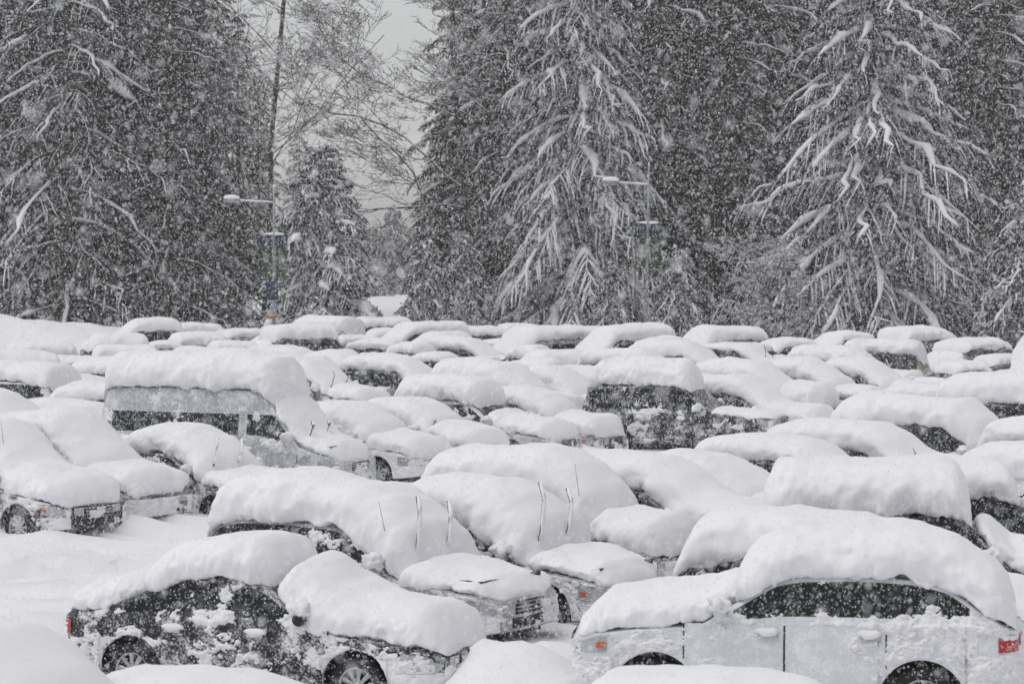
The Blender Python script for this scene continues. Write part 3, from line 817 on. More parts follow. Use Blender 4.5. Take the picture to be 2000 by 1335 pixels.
make_car('low car buried to a thin dark line in front of the beige one', 'car', 1800, 745, -20, 'sedan', DGREY,
         mode='full', roof=.30, wind=.30, hood=.30, cover=.4, lod=1, seed=116, bulge=.08, bury=.4)
make_car('beige four-by-four facing away left with a red tail lamp and snow-caked back', 'suv', 1738, 660, 160, 'boxy', BEIGE, name='parked_suv',
         mode='roof', roof=.42, wind=.35, hood=.30, cover=.42, lod=1, seed=119, bulge=.12)

# ---- middle and far rows
make_car('far four-by-four under a flat slab of snow, highest car before the big spruce', 'suv', 1795, 637, 215, 'boxy', DGREY, name='parked_suv', mode='roof', seed=200, roof=0.5, cover=.34)
make_car('far dome-shaped car below the left side of the big snow-laden spruce', 'car', 1652, 645, 213, 'hatch', GREY, name='parked_car', mode='slope', seed=203, roof=.34, wind=.24, hood=.24, bulge=.03, cover=.26)
make_car('far snow-rounded car half hidden left of the dome-shaped one, under the big spruce', 'car', 1545, 657, 212, 'hatch', GREY, name='parked_car', mode='full', seed=206, roof=.34, wind=.24, hood=.24, bulge=.03, cover=.26)
make_car('tall egg-shaped snow-covered car alone against the dark trees right of centre', 'car', 1433, 635, 213, 'minivan', GREY, name='parked_car', mode='full', seed=209, roof=0.55, cover=.34)
make_car('dark four-by-four at the far right with a hollow in its snowed windshield', 'suv', 1905, 660, 222, 'boxy', DGREY, name='parked_suv', mode='roof', seed=212, roof=0.42, cover=.34)
make_car('tall vehicle at the right edge buried in stepped heaps of snow', 'van', 2075, 640, 240, 'van', GREY, name='parked_van', mode='full', seed=215, roof=0.7, bury=0.5, cover=.34)
make_car('far flat-topped snow mound right of the egg-like car with curved wiper lines', 'car', 1300, 655, 212, 'hatch', GREY, name='parked_car', mode='slope', seed=218, roof=.34, wind=.24, hood=.24, bulge=.03, cover=.26)
make_car('far car at centre right with two curved wiper lines in its snowed windshield', 'suv', 1228, 629, 215, 'minivan', GREY, name='parked_suv', mode='full', seed=221, roof=0.5, wipers=0.3, cover=.34)
make_car('box-shaped far van with a pale snow front and shaded side, right of centre', 'van', 1100, 635, 222, 'van', SILVER, name='parked_van', mode='full', seed=224, roof=0.38, bury=0.5, shape={'L': 4.6, 'H': 2.0}, cover=.34)
make_car('far car with a small peaked snow cap left of the box-shaped far van', 'car', 1008, 630, 205, 'hatch', DGREY, name='parked_car', mode='roof', seed=227, roof=.34, wind=.24, hood=.24, bulge=.03, cover=.26)
make_car('far car with a long thin slab of snow above a dark window strip, centre', 'car', 930, 634, 200, 'wagon', DGREY, name='parked_car', mode='roof', seed=230, roof=0.35, cover=.34)
make_car('far loaf-topped car just right of the pale gap in the trees', 'suv', 840, 626, 213, 'minivan', GREY, name='parked_suv', mode='full', seed=233, roof=0.5, cover=.34)
make_car('small square snow block on a far car behind the centre rows', 'car', 880, 646, 205, 'hatch', GREY, name='parked_car', mode='full', seed=236, roof=.34, wind=.24, hood=.24, bulge=.03, cover=.26)
make_car('far car below the pale gap in the trees, dark line under its roof snow', 'suv', 745, 617, 205, 'boxy', GREY, name='parked_suv', mode='roof', seed=239, roof=0.4, cover=.34)
make_car('far car crouched in front of the one below the pale gap in the trees', 'car', 765, 640, 205, 'hatch', GREY, name='parked_car', mode='slope', seed=242, roof=.34, wind=.24, hood=.24, bulge=.03, cover=.26)
make_car('far van below the small fir with a red tail lamp low at its left', 'van', 635, 617, 150, 'minivan', SILVER, name='parked_van', mode='roof', seed=245, roof=0.45, cover=0.8)
make_car('far car partly behind the snow-plastered van below the small fir', 'suv', 585, 632, 205, 'boxy', DGREY, name='parked_suv', mode='roof', seed=248, roof=0.42, cover=.34)
make_car('far car with a snow-swept windshield left of the lamp post with banners', 'car', 480, 641, 212, 'wagon', GREY, name='parked_car', mode='full', seed=251, roof=.34, wind=.24, hood=.24, bulge=.03, cover=.26)
make_car('squat far car in front of the foot of the left lamp post', 'car', 540, 653, 205, 'hatch', GREY, name='parked_car', mode='slope', seed=254, roof=0.42, cover=.34)
make_car('far car left of the lamp post, highest of three stacked in view', 'car', 383, 630, 203, 'wagon', DGREY, name='parked_car', mode='roof', seed=257, roof=0.38, cover=.34)
make_car('faint far car at the end of the snow bank', 'car', 305, 620, 205, 'wagon', GREY, name='parked_car', mode='full', seed=260, roof=0.5, cover=.34)
make_car('long flat snow-topped car in front of the snow bank', 'car', 232, 650, 195, 'wagon', DGREY, name='parked_car', mode='roof', seed=263, roof=0.42, shape={'L': 5.2}, cover=.34)
make_car('far car in the middle of three stacked left of the lamp post', 'car', 380, 647, 200, 'wagon', DGREY, name='parked_car', mode='roof', seed=266, roof=0.42, cover=.34)
make_car('wide low snow-covered car at the left edge below the snow bank', 'car', 85, 666, 195, 'wagon', GREY, name='parked_car', mode='slope', seed=269, roof=0.42, shape={'L': 5.0}, cover=.34)
make_car('dark estate with a strip of clear side windows behind the high van, left', 'car', 238, 671, 192, 'wagon', BLACK, name='parked_car', mode='roof', seed=272, roof=0.4, cover=0.3)
make_car('snow-topped car at the left edge behind the pickup-like van', 'car', 40, 680, 198, 'wagon', GREY, name='parked_car', mode='full', seed=275, roof=0.5, cover=.34)
make_car('car whose snow top shows just over the high van roof', 'car', 405, 677, -20, 'wagon', GREY, name='parked_car', mode='slope', seed=278, roof=0.42, cover=.34)
make_car('flat loaf-topped car right behind the high van, upper one', 'car', 545, 673, -25, 'wagon', DGREY, name='parked_car', mode='slope', seed=281, roof=0.4, cover=.34)
make_car('dark-grilled car with slanted wipers and an amber lamp, between the high van and centre', 'car', 572, 692, -30, 'wagon', DGREY, name='parked_car', mode='slope', seed=284, roof=0.4, wipers=0.6, hood=0.3, cover=.34)
make_car('car with an arched dark side window in the middle left distance', 'car', 645, 680, -32, 'sedan', DGREY, name='parked_car', mode='slope', seed=287, roof=0.46, cover=.34)
make_car('car with an upright silver-grey nose and amber lamp behind the white roof-loaf car', 'car', 745, 688, -32, 'wagon', GREY, name='parked_car', mode='slope', seed=290, roof=0.44, cover=.34)
make_car('dark car with almost bare windows under thin roof snow, mid distance', 'car', 848, 686, -28, 'sedan', BLACK, name='parked_car', mode='roof', seed=293, roof=0.2, cover=0.2)
make_car('dark car at left with a black side strip under its ragged snow', 'car', 140, 694, 195, 'wagon', BLACK, name='parked_car', mode='roof', seed=296, roof=0.32, cover=0.3)
make_car('car with dark windows close to the left rear corner of the high van', 'car', 218, 697, -18, 'wagon', BLACK, name='parked_car', mode='roof', seed=299, roof=0.42, cover=0.4)
make_car('light van at the left edge with dark rear windows and a small red tail lamp', 'van', 35, 706, 160, 'minivan', WHITE, name='parked_van', mode='roof', seed=302, roof=0.42, cover=0.6)
make_car('small snow-hooded car right of the light van with the red tail lamp', 'car', 148, 725, -30, 'sedan', DGREY, name='parked_car', mode='full', seed=305, roof=0.36, cover=.34)
make_car('car with a black gap under its squared snow, touching the back of the high van', 'car', 205, 742, -18, 'wagon', BLACK, name='parked_car', mode='slope', seed=308, roof=0.44, cover=.34)
make_car('car under a wide sheet of snow, below the back of the high van', 'car', 120, 779, -26, 'wagon', GREY, name='parked_car', mode='slope', seed=311, roof=0.42, cover=.34)
make_car('round snow lump of a car at the left edge above the black one', 'car', -40, 758, -30, 'hatch', GREY, name='parked_car', mode='full', seed=314, roof=0.5, cover=.34)
make_car('long car in mid distance with two dark side windows left of centre', 'car', 735, 660, -20, 'wagon', BLACK, name='parked_car', mode='roof', seed=317, roof=0.36, cover=0.4)
make_car('car with snow sliding over a bare dark flank in the middle distance', 'car', 880, 656, -25, 'wagon', BLACK, name='parked_car', mode='slope', seed=320, roof=0.36, cover=0.3)
make_car('car with a lumpy hood left of the box-shaped far van', 'car', 980, 659, -30, 'hatch', GREY, name='parked_car', mode='slope', seed=323, roof=0.34, cover=.34)
make_car('car under a smooth teardrop of snow, just left behind the black centre four-by-four', 'car', 1105, 683, 200, 'wagon', BLACK, name='parked_car', mode='slope', seed=326, roof=0.5, cover=0.35)
make_car('car with flat snow just above the black centre four-by-four, left one', 'car', 1210, 676, -25, 'wagon', GREY, name='parked_car', mode='full', seed=329, roof=0.44, cover=.34)
make_car('car with a long snow top above the black centre four-by-four, right one', 'car', 1300, 664, -25, 'wagon', DGREY, name='parked_car', mode='slope', seed=332, roof=0.42, cover=.34)
make_car('snow-softened car left behind the black centre four-by-four', 'car', 1140, 712, -28, 'sedan', DGREY, name='parked_car', mode='slope', seed=335, roof=0.42, cover=.34)
make_car('far car with an upright wiper, right of the black centre four-by-four', 'car', 1412, 667, -28, 'wagon', GREY, name='parked_car', mode='full', seed=338, roof=0.36, wipers=0.8, cover=.34)
make_car('car with bumpy snow between the estate with raised wipers and the beige one', 'car', 1660, 696, -34, 'sedan', DGREY, name='parked_car', mode='slope', seed=341, roof=0.4, cover=.34)
make_car('small dark-sided car between the fir and the snow-plastered far van', 'car', 690, 652, 205, 'hatch', BLACK, mode='roof', roof=.28, wind=.2, hood=.2, bulge=.02, cover=.22, seed=500)
make_car('small dark-windowed car in the third row, just below the pale gap', 'car', 800, 668, -25, 'sedan', BLACK, mode='roof', roof=.28, wind=.2, hood=.2, bulge=.02, cover=.22, seed=503)
make_car('low car tucked between the lumpy hood and the teardrop-topped car', 'car', 1035, 672, -28, 'sedan', DGREY, mode='roof', roof=.28, wind=.2, hood=.2, bulge=.02, cover=.22, seed=506)
make_car('low dark car tucked below the box-shaped far van', 'car', 1165, 656, -25, 'hatch', BLACK, mode='roof', roof=.28, wind=.2, hood=.2, bulge=.02, cover=.22, seed=509)
make_car('dark-sided car just below the egg-shaped car', 'car', 1475, 668, -28, 'sedan', BLACK, mode='roof', roof=.28, wind=.2, hood=.2, bulge=.02, cover=.22, seed=512)
make_car('low dark car below the left lamp post, second row', 'car', 460, 664, 198, 'hatch', BLACK, mode='roof', roof=.28, wind=.2, hood=.2, bulge=.02, cover=.22, seed=515)
make_car('low car between the snow bank and the high van', 'car', 325, 664, 196, 'sedan', DGREY, mode='roof', roof=.28, wind=.2, hood=.2, bulge=.02, cover=.22, seed=518)
make_car('dark-sided low car in front of the hollow-windshield four-by-four', 'car', 1880, 702, 205, 'sedan', BLACK, mode='roof', roof=.28, wind=.2, hood=.2, bulge=.02, cover=.22, seed=521)
make_car('small car with a thin snow lid, left of the teardrop-topped car', 'car', 1045, 700, -30, 'hatch', DGREY, mode='roof', roof=.28, wind=.2, hood=.2, bulge=.02, cover=.22, seed=524)
make_car('dark low car at the right behind the tall snow dome', 'car', 1960, 690, 208, 'hatch', BLACK, mode='roof', roof=.28, wind=.2, hood=.2, bulge=.02, cover=.22, seed=527)
FL_N = (3500, 60000, 220000, 45000)
# ------------------------------------------------------------------ ground: one sheet of snow
def spaced(a, b, lo, hi, step, grow=1.25):
    core = list(np.arange(lo, hi + step * .5, step)); x = core[-1]; d = step
    while x < b: d *= grow; x += d; core.append(min(x, b))
    x = core[0]; d = step; pre = []
    while x > a: d *= grow; x -= d; pre.append(max(x, a))
    return np.array(pre[::-1] + core)

def ground_z(X, Y):
    P = np.stack([X, Y, X * 0], -1)
    z = (fbm(P * .35, 3, 5) - .5) * .18 + (fbm(P * 1.6, 4, 9) - .5) * .10
    # wheel ruts run along the empty aisle on the left
    d = R(12)
    v = -(X * math.sin(d)) + Y * math.cos(d)
    aisle = np.clip((-X - 2.5) / 2.5, 0, 1) * np.clip((Y - 30) / 3, 0, 1) * np.clip((47 - Y) / 3, 0, 1)
    warp = (fbm(P * .5 + 4, 3, 21) - .5) * 1.6
    z += 2.0 * aisle * (.07 * np.sin((v + warp) * 4.3) + .05 * np.sin((v + warp) * 9.5 + 1.2)) * (.5 + fbm(P * .6, 2, 31))
    near = np.full_like(X, 9.0)
    for (cx, cy, yr, L, W, _) in CARFOOT:
        m = (np.abs(X - cx) < 5) & (np.abs(Y - cy) < 5)
        if not m.any(): continue
        dx = X[m] - cx; dy = Y[m] - cy
        lx = dx * math.cos(yr) + dy * math.sin(yr); ly = -dx * math.sin(yr) + dy * math.cos(yr)
        dd = np.hypot(np.maximum(np.abs(lx) - L / 2 + .2, 0), np.maximum(np.abs(ly) - W / 2 + .15, 0))
        near[m] = np.minimum(near[m], dd)
    drift = fbm(P * 1.1 + 9, 3, 51)
    z += np.exp(-(near / .55) ** 2) * (.02 + .16 * drift)
    # heap between the near cars
    for (hx, hy, hr, hh) in HEAPS:
        z += hh * np.exp(-(((X - hx) ** 2 + (Y - hy) ** 2) / hr ** 2)) * (.7 + .6 * fbm(P * 2.5, 3, 61))
    return z

def pix(px, ppm): return ((px - 1000) / ppm, FPX / ppm)
HEAPS = [(*pix(258, 182), .55, .42), (*pix(110, 112), 1.0, .3), (*pix(1000, 180), .9, .38), (*pix(1075, 168), .8, .35), (*pix(990, 176), .7, .30), (*pix(1090, 84), 1.2, .35), (*pix(420, 140), 1.0, .30), (*pix(300, 168), .7, .25)]
xs = spaced(-240, 240, -32, 32, .22); ys = spaced(-15, 415, 17, 118, .22)
X, Y = np.meshgrid(xs, ys, indexing='ij')
Z = ground_z(X, Y)
mb = MB(); mb.grid(np.stack([X, Y, Z], -1), flip=False)
g = mb.build('ground', M['ground']); tag(g, kind='structure')

# ploughed bank at the far left
u = np.linspace(-1, 1, 120)[:, None]; v = np.linspace(-1, 1, 50)[None]
bx = -30 + 13.5 * u + 0 * v; by = 122 + 5 * v + 0 * u
prof = np.sqrt(np.clip(1 - np.abs(u) ** 3, 0, 1)) * np.clip(1 - v ** 2, 0, 1) ** .7
bz = prof * (1.95 + 1.5 * (fbm(np.stack([bx * .25, by * .3, 0 * bx], -1), 3, 71) - .5)) + (fbm(np.stack([bx, by, 0 * bx], -1), 4, 73) - .5) * .5 * prof - .1
mb = MB(); mb.grid(np.stack([bx, by, bz], -1))
tag(mb.build('snow_bank', M['ground']), kind='structure')

# ------------------------------------------------------------------ conifers
def profile_r(f, R0, p): return R0 * (1 - f) ** p

def conifer(seed, H, R0, nprim, p=.75, up=.10, droop=.55, h0=.04, snow=1.0, leafy=12, pads=0.0, step=.24, frost=.25, letlen=.34, gaps=0.2, hang=.6, clump=0.0, twig=1.0, gapless=.35, tk=None):
    rg = np.random.default_rng(seed)
    i = np.arange(nprim)
    f = (i + .5) / nprim
    hh = H * (h0 + (0.97 - h0) * f ** .92)
    r = profile_r(f, R0, p) * (.72 + .5 * rg.random(nprim)) + .35
    az = i * 2.39996 + rg.normal(0, .35, nprim)
    K = 9
    s = np.linspace(0, 1, K)[None]
    dr = (droop * (.7 + .6 * rg.random(nprim)) * (1.15 - .5 * f))[:, None]
    ub = (up + .5 * np.maximum(0, f - .75) * 2)[:, None]
    wob = rg.normal(0, .03, (nprim, K)) * s
    rad = r[:, None] * s * (1 - .12 * s ** 2)
    zz = hh[:, None] + r[:, None] * (ub * s - dr * s ** 1.7 + .08 * s ** 4) + wob * r[:, None]
    A = az[:, None] + wob * 2
    P = np.stack([rad * np.cos(A), rad * np.sin(A), zz], -1)
    P[..., 2] = np.maximum(P[..., 2], .25)
    br = np.clip(r[:, None] * .016, .015, .09) * (1.15 - s)
    trunk, leaf, sn = MB(), MB(), MB()
    th = np.linspace(-.3, H, 14)
    tp = np.stack([.05 * np.sin(th * .4), .05 * np.cos(th * .3), th], -1)[None]
    V, F = tubes(tp, (H * .0125 * (1 - (th / H).clip(0, .985)) + .01)[None], 9); trunk.add(V, F)
    V, F = tubes(P, br, 4); trunk.add(V, F)
    # branchlets
    base, dirs, lens, tt = [], [], [], []
    for k in range(nprim):
        ns = max(3, int(r[k] * .85 / step))
        t = .12 + .88 * (np.arange(ns) + rg.random(ns) * .8) / ns
        for sd in (-1, 1):
            ti = np.clip(t + rg.normal(0, .02, ns), .05, 1)
            q = np.stack([np.interp(ti, s[0], P[k, :, c]) for c in range(3)], -1)
            ang = az[k] + sd * (.75 + .35 * rg.random(ns)) * (1 - .35 * ti)
            ln = letlen * r[k] * (1.08 - .75 * ti) * (.55 + .8 * rg.random(ns)) + .16
            ln = np.minimum(ln, 1.5)
            base.append(q); dirs.append(np.stack([np.cos(ang), np.sin(ang), -.25 - .4 * dr[k] * ti - .25 * rg.random(ns)], -1)); lens.append(ln); tt.append(ti)
    base = np.concatenate(base); dirs = np.concatenate(dirs); lens = np.concatenate(lens); tt = np.concatenate(tt)
    Q = len(base)
    k2 = 5
    w = np.linspace(0, 1, k2)[None, :, None]
    L = base[:, None] + dirs[:, None] * lens[:, None, None] * w
    L[..., 2] -= hang * lens[:, None] * w[..., 0] ** 2
    L += rg.normal(0, .025, L.shape) * w
    # leaf sprays
    n = leafy
    wi = rg.random((Q, n)) ** .8
    q = np.stack([L[np.arange(Q)[:, None], np.minimum((wi * (k2 - 1)).astype(int), k2 - 2)] + 0] )[0]
    fr = (wi * (k2 - 1)) % 1
    nx = L[np.arange(Q)[:, None], np.minimum((wi * (k2 - 1)).astype(int) + 1, k2 - 1)]
    q = q + (nx - q) * fr[..., None]
    d = dirs[:, None] * .6 + rg.normal(0, .5, (Q, n, 3)); d[..., 2] -= .55
    d /= np.linalg.norm(d, axis=2, keepdims=True)
    ll = (.10 + .20 * rg.random((Q, n)))[..., None]
    side = np.cross(d, rg.normal(0, 1, (Q, n, 3))); side /= np.linalg.norm(side, axis=2, keepdims=True) + 1e-6
    wd = (.016 + .02 * rg.random((Q, n)))[..., None]
    quad = np.stack([q - side * wd * .5, q + d * ll * .5 - side * wd, q + d * ll, q + d * ll * .5 + side * wd], 2).reshape(-1, 4, 3)
    isf = rg.random(len(quad)) < frost
    def addq(mbx, qd, lift=0):
        qd = qd.copy(); qd[..., 2] += lift
        mbx.add(qd.reshape(-1, 3), np.arange(len(qd) * 4).reshape(-1, 4))
    addq(leaf, quad[~isf])
    if isf.any(): addq(sn, quad[isf], .02)
    # snow along the branches
    S = P.copy()
    jj = rg.random((nprim, K))
    rs = snow * (.055 + .075 * jj) * np.clip(r[:, None] / 3.0, .45, 1.25) * np.sin(np.clip(s * 1.05 + .12, 0, 1) * math.pi * .93) ** .5
    rs = rs * np.where(rg.random((nprim, 1)) < gaps, gapless, 1)
    if clump:
        cc = .45 + .5 * rg.random((nprim, 1)); rs = rs * (1 + clump * rg.random((nprim, 1)) ** 2 * np.exp(-((s - cc) / .16) ** 2))
    S[..., 2] += br + rs * .55
    K3 = 17
    def up2(a): # densify
        t0 = np.linspace(0, 1, a.shape[1]); t1 = np.linspace(0, 1, K3)
        j = np.clip(np.searchsorted(t0, t1, side='right') - 1, 0, len(t0) - 2); fr = (t1 - t0[j]) / (t0[j + 1] - t0[j])
        if a.ndim == 3: fr = fr[None, :, None]
        else: fr = fr[None]
        return a[:, j] * (1 - fr) + a[:, j + 1] * fr
    S = up2(S); rs = up2(rs) * (.75 + .5 * rg.random((nprim, K3))); rs[:, 0] *= .3; rs[:, -1] *= .25
    V, F = tubes(S, rs, 6, .8); sn.add(V, F)
    keep = rg.random(Q) > (gaps if tk is None else 1 - tk)
    LL = L[keep].copy(); lk = lens[keep]
    rl = twig * snow * (.018 + .034 * rg.random((len(LL), k2))) * np.clip(lk[:, None] * 1.3, .5, 1.25)
    rl[:, -1] *= .25
    LL[..., 2] += rl * .5
    V, F = tubes(LL, rl, 4, .8); sn.add(V, F)
    return trunk, leaf, sn

def tree_meshes(args):
    t, l, s = conifer(**args)
    r = []
    for nm, mbx, mt in (('trunk', t, 'bark'), ('crown', l, 'needle'), ('branch_snow', s, 'tree_snow')):
        me = mesh_data(nm, np.concatenate(mbx.V), mbx.F, nm != 'crown'); me.materials.append(M[mt]); r.append((nm, me))
    return r

def place_tree(meshes, x, y, rz, sc, label, group=None, name='conifer_tree', cat='tree'):
    o = empty(name, (x, y, -.1), rz); o.scale = sc if isinstance(sc, tuple) else (sc, sc, sc)
    tag(o, label, cat, group)
    for nm, me in meshes: link(nm, me, o)
    return o

def place_px(meshes, px, D, rz, sc, label, **k):
    return place_tree(meshes, (px - 1000) / FPX * D, D, rz, sc, label, **k)

# big drooping spruce on the right
hero = tree_meshes(dict(seed=4, H=27, R0=8.0, nprim=170, p=.62, up=.04, droop=.52, h0=.03, snow=1.35, leafy=24, step=.20, frost=.08, letlen=.19, gaps=.10, hang=.85, twig=.72, clump=1.2, tk=.38))
place_px(hero, 1705, 132, 1.1, 1.0, 'big spreading spruce on the right with long drooping branches outlined in snow')
mid = tree_meshes(dict(seed=9, H=27, R0=6.0, nprim=175, p=.60, up=.10, droop=.70, h0=.02, snow=1.45, leafy=26, step=.22, frost=.08, letlen=.21, gaps=.28, hang=.9, twig=1.05, clump=2.0, gapless=.2, tk=.62))
place_px(mid, 1130, 137, .4, 1.0, 'tall hemlock near the centre with clumps of snow on its hanging branches')
fir = tree_meshes(dict(seed=14, H=10.4, R0=3.2, nprim=95, p=.55, up=.12, droop=.35, h0=.02, snow=1.5, leafy=24, step=.16, frost=.16, letlen=.34, gaps=.35, hang=.4, twig=.8, clump=3.0))
place_px(fir, 625, 128, 0, 1.0, 'small dense fir with rounded pads of snow beside the left lamp post')
protos = [tree_meshes(dict(seed=20 + k, H=26, R0=[4.6, 5.2, 4.0, 5.6][k], nprim=100, p=[.7, .6, .75, .62][k], up=.1, droop=[.55, .75, .5, .65][k], h0=.02, snow=[.6, .8, .5, .7][k],
          leafy=22, step=.24, frost=[.05, .07, .04, .06][k], letlen=.24, gaps=[.5, .4, .6, .45][k], hang=.6, twig=.8, tk=.24, clump=[2.5, 3, 2, 3][k], gapless=.2)) for k in range(4)]
rg = np.random.default_rng(5)
spots = [  # px, distance, proto, scale
    (40, 140, 0, 1.15), (130, 134, 3, 1.2), (235, 142, 1, 1.2), (330, 136, 2, 1.1), (395, 148, 0, 1.0), (465, 158, 2, .80),
    (-40, 150, 1, 1.2), (85, 165, 2, 1.3), (190, 168, 0, 1.3), (290, 170, 3, 1.3), (375, 175, 2, 1.15), (-130, 160, 3, 1.2),
    (860, 150, 2, .50), (905, 146, 0, .86), (985, 144, 3, 1.05), (1050, 158, 1, 1.2), (1210, 154, 2, 1.2), (1290, 146, 0, 1.15),
    (1360, 152, 3, 1.2), (1430, 146, 2, 1.15), (1500, 155, 1, 1.25), (1580, 162, 0, 1.3), (1660, 158, 2, 1.3), (1780, 150, 2, 1.25),
    (1860, 148, 0, 1.2), (1940, 140, 2, 1.2), (2010, 150, 3, 1.2), (1325, 172, 1, 1.35), (1470, 175, 0, 1.4), (1120, 172, 3, 1.3),
    (1000, 172, 2, 1.25), (945, 160, 2, 1.05), (1720, 176, 3, 1.4), (1830, 172, 1, 1.4), (1910, 168, 3, 1.4), (2100, 152, 1, 1.2),
    (1550, 178, 3, 1.4), (1240, 176, 0, 1.3), (2080, 170, 2, 1.3), (-220, 158, 0, 1.2), (2190, 165, 0, 1.2), (30, 182, 3, 1.4), (140, 185, 1, 1.4), (250, 190, 2, 1.4), (340, 192, 0, 1.3),
    (1400, 190, 2, 1.5), (1620, 195, 0, 1.5), (1780, 195, 2, 1.5), (1960, 190, 1, 1.5)]
OWN = {0: 'dark conifer at the left edge with one thick snowy bough hanging low', 1: 'tall dark conifer above the snow bank at the left',
       2: 'tall dark conifer with snow-lined boughs, third from the left edge', 3: 'narrow dark conifer above the high van', 4: 'dark conifer left of the left lamp post arm',
       12: 'short narrow conifer just right of the pale gap', 13: 'dark conifer right of the pale gap, behind the leaning twigs', 14: 'grey conifer left of the snow-clumped hemlock',
       17: 'dark conifer right of the right lamp post', 19: 'dark conifer above the low bare shrubs', 23: 'dark conifer close behind the big spreading spruce',
       24: 'dark conifer right of the top of the big spreading spruce', 25: 'dark conifer between the big spreading spruce and the right edge', 26: 'dark conifer at the right edge'}
for k, (px, D, pr, sc) in enumerate(spots):
    a = rg.random() * 6.28
    v = sc * (.95 + .1 * rg.random())
    grp = 'conifers of the front of the forest wall'
    lab = OWN.get(k)
    if lab is None:
        lab = 'dim conifer deep in the forest wall, mostly hidden behind nearer conifers'; grp = 'conifers deep in the forest wall'
    place_px(protos[pr], px, D, a, (v * 1.08, v * 1.08, v), lab, group=grp)
# small snowed firs at the foot of the wall
small = tree_meshes(dict(seed=41, H=5.5, R0=1.9, nprim=60, p=.7, up=.1, droop=.7, h0=.02, snow=1.0, leafy=20, step=.16, frost=.25, letlen=.28, gaps=.25, hang=.6, twig=.8, clump=1.5))
for px, D, sc, lab in ((835, 126, 1.0, 'small snow-laden fir at the right foot of the pale gap in the trees'),
                       (1322, 128, .95, 'small snow-laden fir right of the right lamp post'),
                       (1195, 130, .8, 'small snow-laden fir left of the right lamp post'),
                       (2010, 118, 1.5, 'snow-laden fir reaching in from the right edge'),
                       (905, 134, 1.05, 'small snow-laden fir right of the one at the foot of the pale gap')):
    place_px(small, px, D, px * .1, sc, lab)
# faint trees deep in the gap
for px, D, pr, sc in ((505, 300, 2, 1.0), (585, 320, 0, .8), (645, 350, 3, .55), (835, 370, 3, .7), (890, 320, 1, 1.0)):
    place_px(protos[pr], px, D, px * .7, sc, 'faint conifer fading into the falling snow deep in the gap between the trees', group='faint conifers in the gap')

for px, D, sc in ((690, 360, 1.9), (728, 390, 1.5), (770, 350, 1.9), (742, 255, .8), (765, 262, 1.0), (728, 285, 1.0), (752, 300, 1.3)):
    place_px(small, px, D, px * .3, sc, 'faint snow-white fir at the bottom of the pale gap', group='snow-white firs in the gap')

# ------------------------------------------------------------------ bare broadleaf trees
def bare_tree(seed, H, trunk_r, lean=0.0, spread=1.0, levels=5, snow=1.0, side_bias=(0, 0, 0)):
    rg = np.random.default_rng(seed)
    segs = []
    def grow(p, d, ln, r, lv):
        K = 8
        pts = [p]; q = p.copy(); dd = d.copy()
        for k in range(K - 1):
            dd = dd + rg.normal(0, .17 if lv else .03, 3) + np.array([0, 0, .03]) + np.array(side_bias) * (.03 if lv else 0)
            dd /= np.linalg.norm(dd); q = q + dd * ln / (K - 1); pts.append(q)
        r1 = r * .62
        segs.append((np.array(pts), np.linspace(r, r1, K), lv))
        if lv >= levels: return
        nc = [11, 6, 5, 5, 4][min(lv, 4)]
        for c in range(nc):
            t = (.22 if lv else .18) + (.78 if lv else .80) * (c + rg.random() * .7) / nc
            t = min(t, 1)
            b = np.array([np.interp(t, np.linspace(0, 1, K), np.array(pts)[:, j]) for j in range(3)])
            a = rg.random() * 6.283
            perp = np.array([math.cos(a), math.sin(a), 0]) + np.array(side_bias)
            perp /= np.linalg.norm(perp)
            nd = dd * (.55 if lv else .42) + perp * .85 * spread + np.array([0, 0, .18])
            nd += rg.normal(0, .15, 3); nd /= np.linalg.norm(nd)
            grow(b, nd, ln * ([.42, .55, .52, .52, .5][min(lv, 4)]) * (1.15 - .45 * t) * (.8 + .4 * rg.random()), max(.014, r * (.30 if lv == 0 else .5) * (1.1 - .5 * t)), lv + 1)
    grow(np.array([0., 0., -.2]), np.array([lean, 0, 1.]), H, trunk_r, 0)
    P = np.array([a for a, b, c in segs]); Rr = np.array([b for a, b, c in segs]); lv = np.array([c for a, b, c in segs])
    tr, cr, sn = MB(), MB(), MB()
    m = lv == 0
    V, F = tubes(P[m], Rr[m], 10); tr.add(V, F)
    V, F = tubes(P[~m], Rr[~m], 4); cr.add(V, F)
    S = P[~m].copy(); rs = np.clip(Rr[~m] * .55, .006, .05) * snow * (.6 + .8 * rg.random(Rr[~m].shape))
    S[..., 2] += Rr[~m] + rs * .3
    V, F = tubes(S, rs, 4); sn.add(V, F)
    r = []
    for nm, mbx, mt in (('trunk', tr, 'bark'), ('branches', cr, 'twig'), ('branch_snow', sn, 'tree_snow')):
        me = mesh_data(nm, np.concatenate(mbx.V), mbx.F); me.materials.append(M[mt]); r.append((nm, me))
    return r
place_px(bare_tree(3, 25, .16, .0, 1.0), 512, 140, .3, 1.0, 'bare branching tree left of the pale gap, rising behind the left lamp post', name='bare_tree')
place_px(bare_tree(8, 25, .19, -.03, 1.1, side_bias=(-.55, 0, 0)), 935, 140, 0, 1.0, 'bare tree right of the pale gap reaching thin branches left across it', name='bare_tree')
place_px(bare_tree(15, 5.0, .09, .05, 1.0, levels=4, snow=1.6), 1455, 124, .3, 1.0, 'low bare shrub with fine snow-lined twigs left of the big spreading spruce', name='bare_shrub', cat='shrub')
place_px(bare_tree(17, 5.0, .08, -.05, 1.5, levels=4, snow=1.6), 1530, 125, 1.3, 1.0, 'second low bare shrub with snow-lined twigs, nearer the big spreading spruce', name='bare_shrub', cat='shrub')

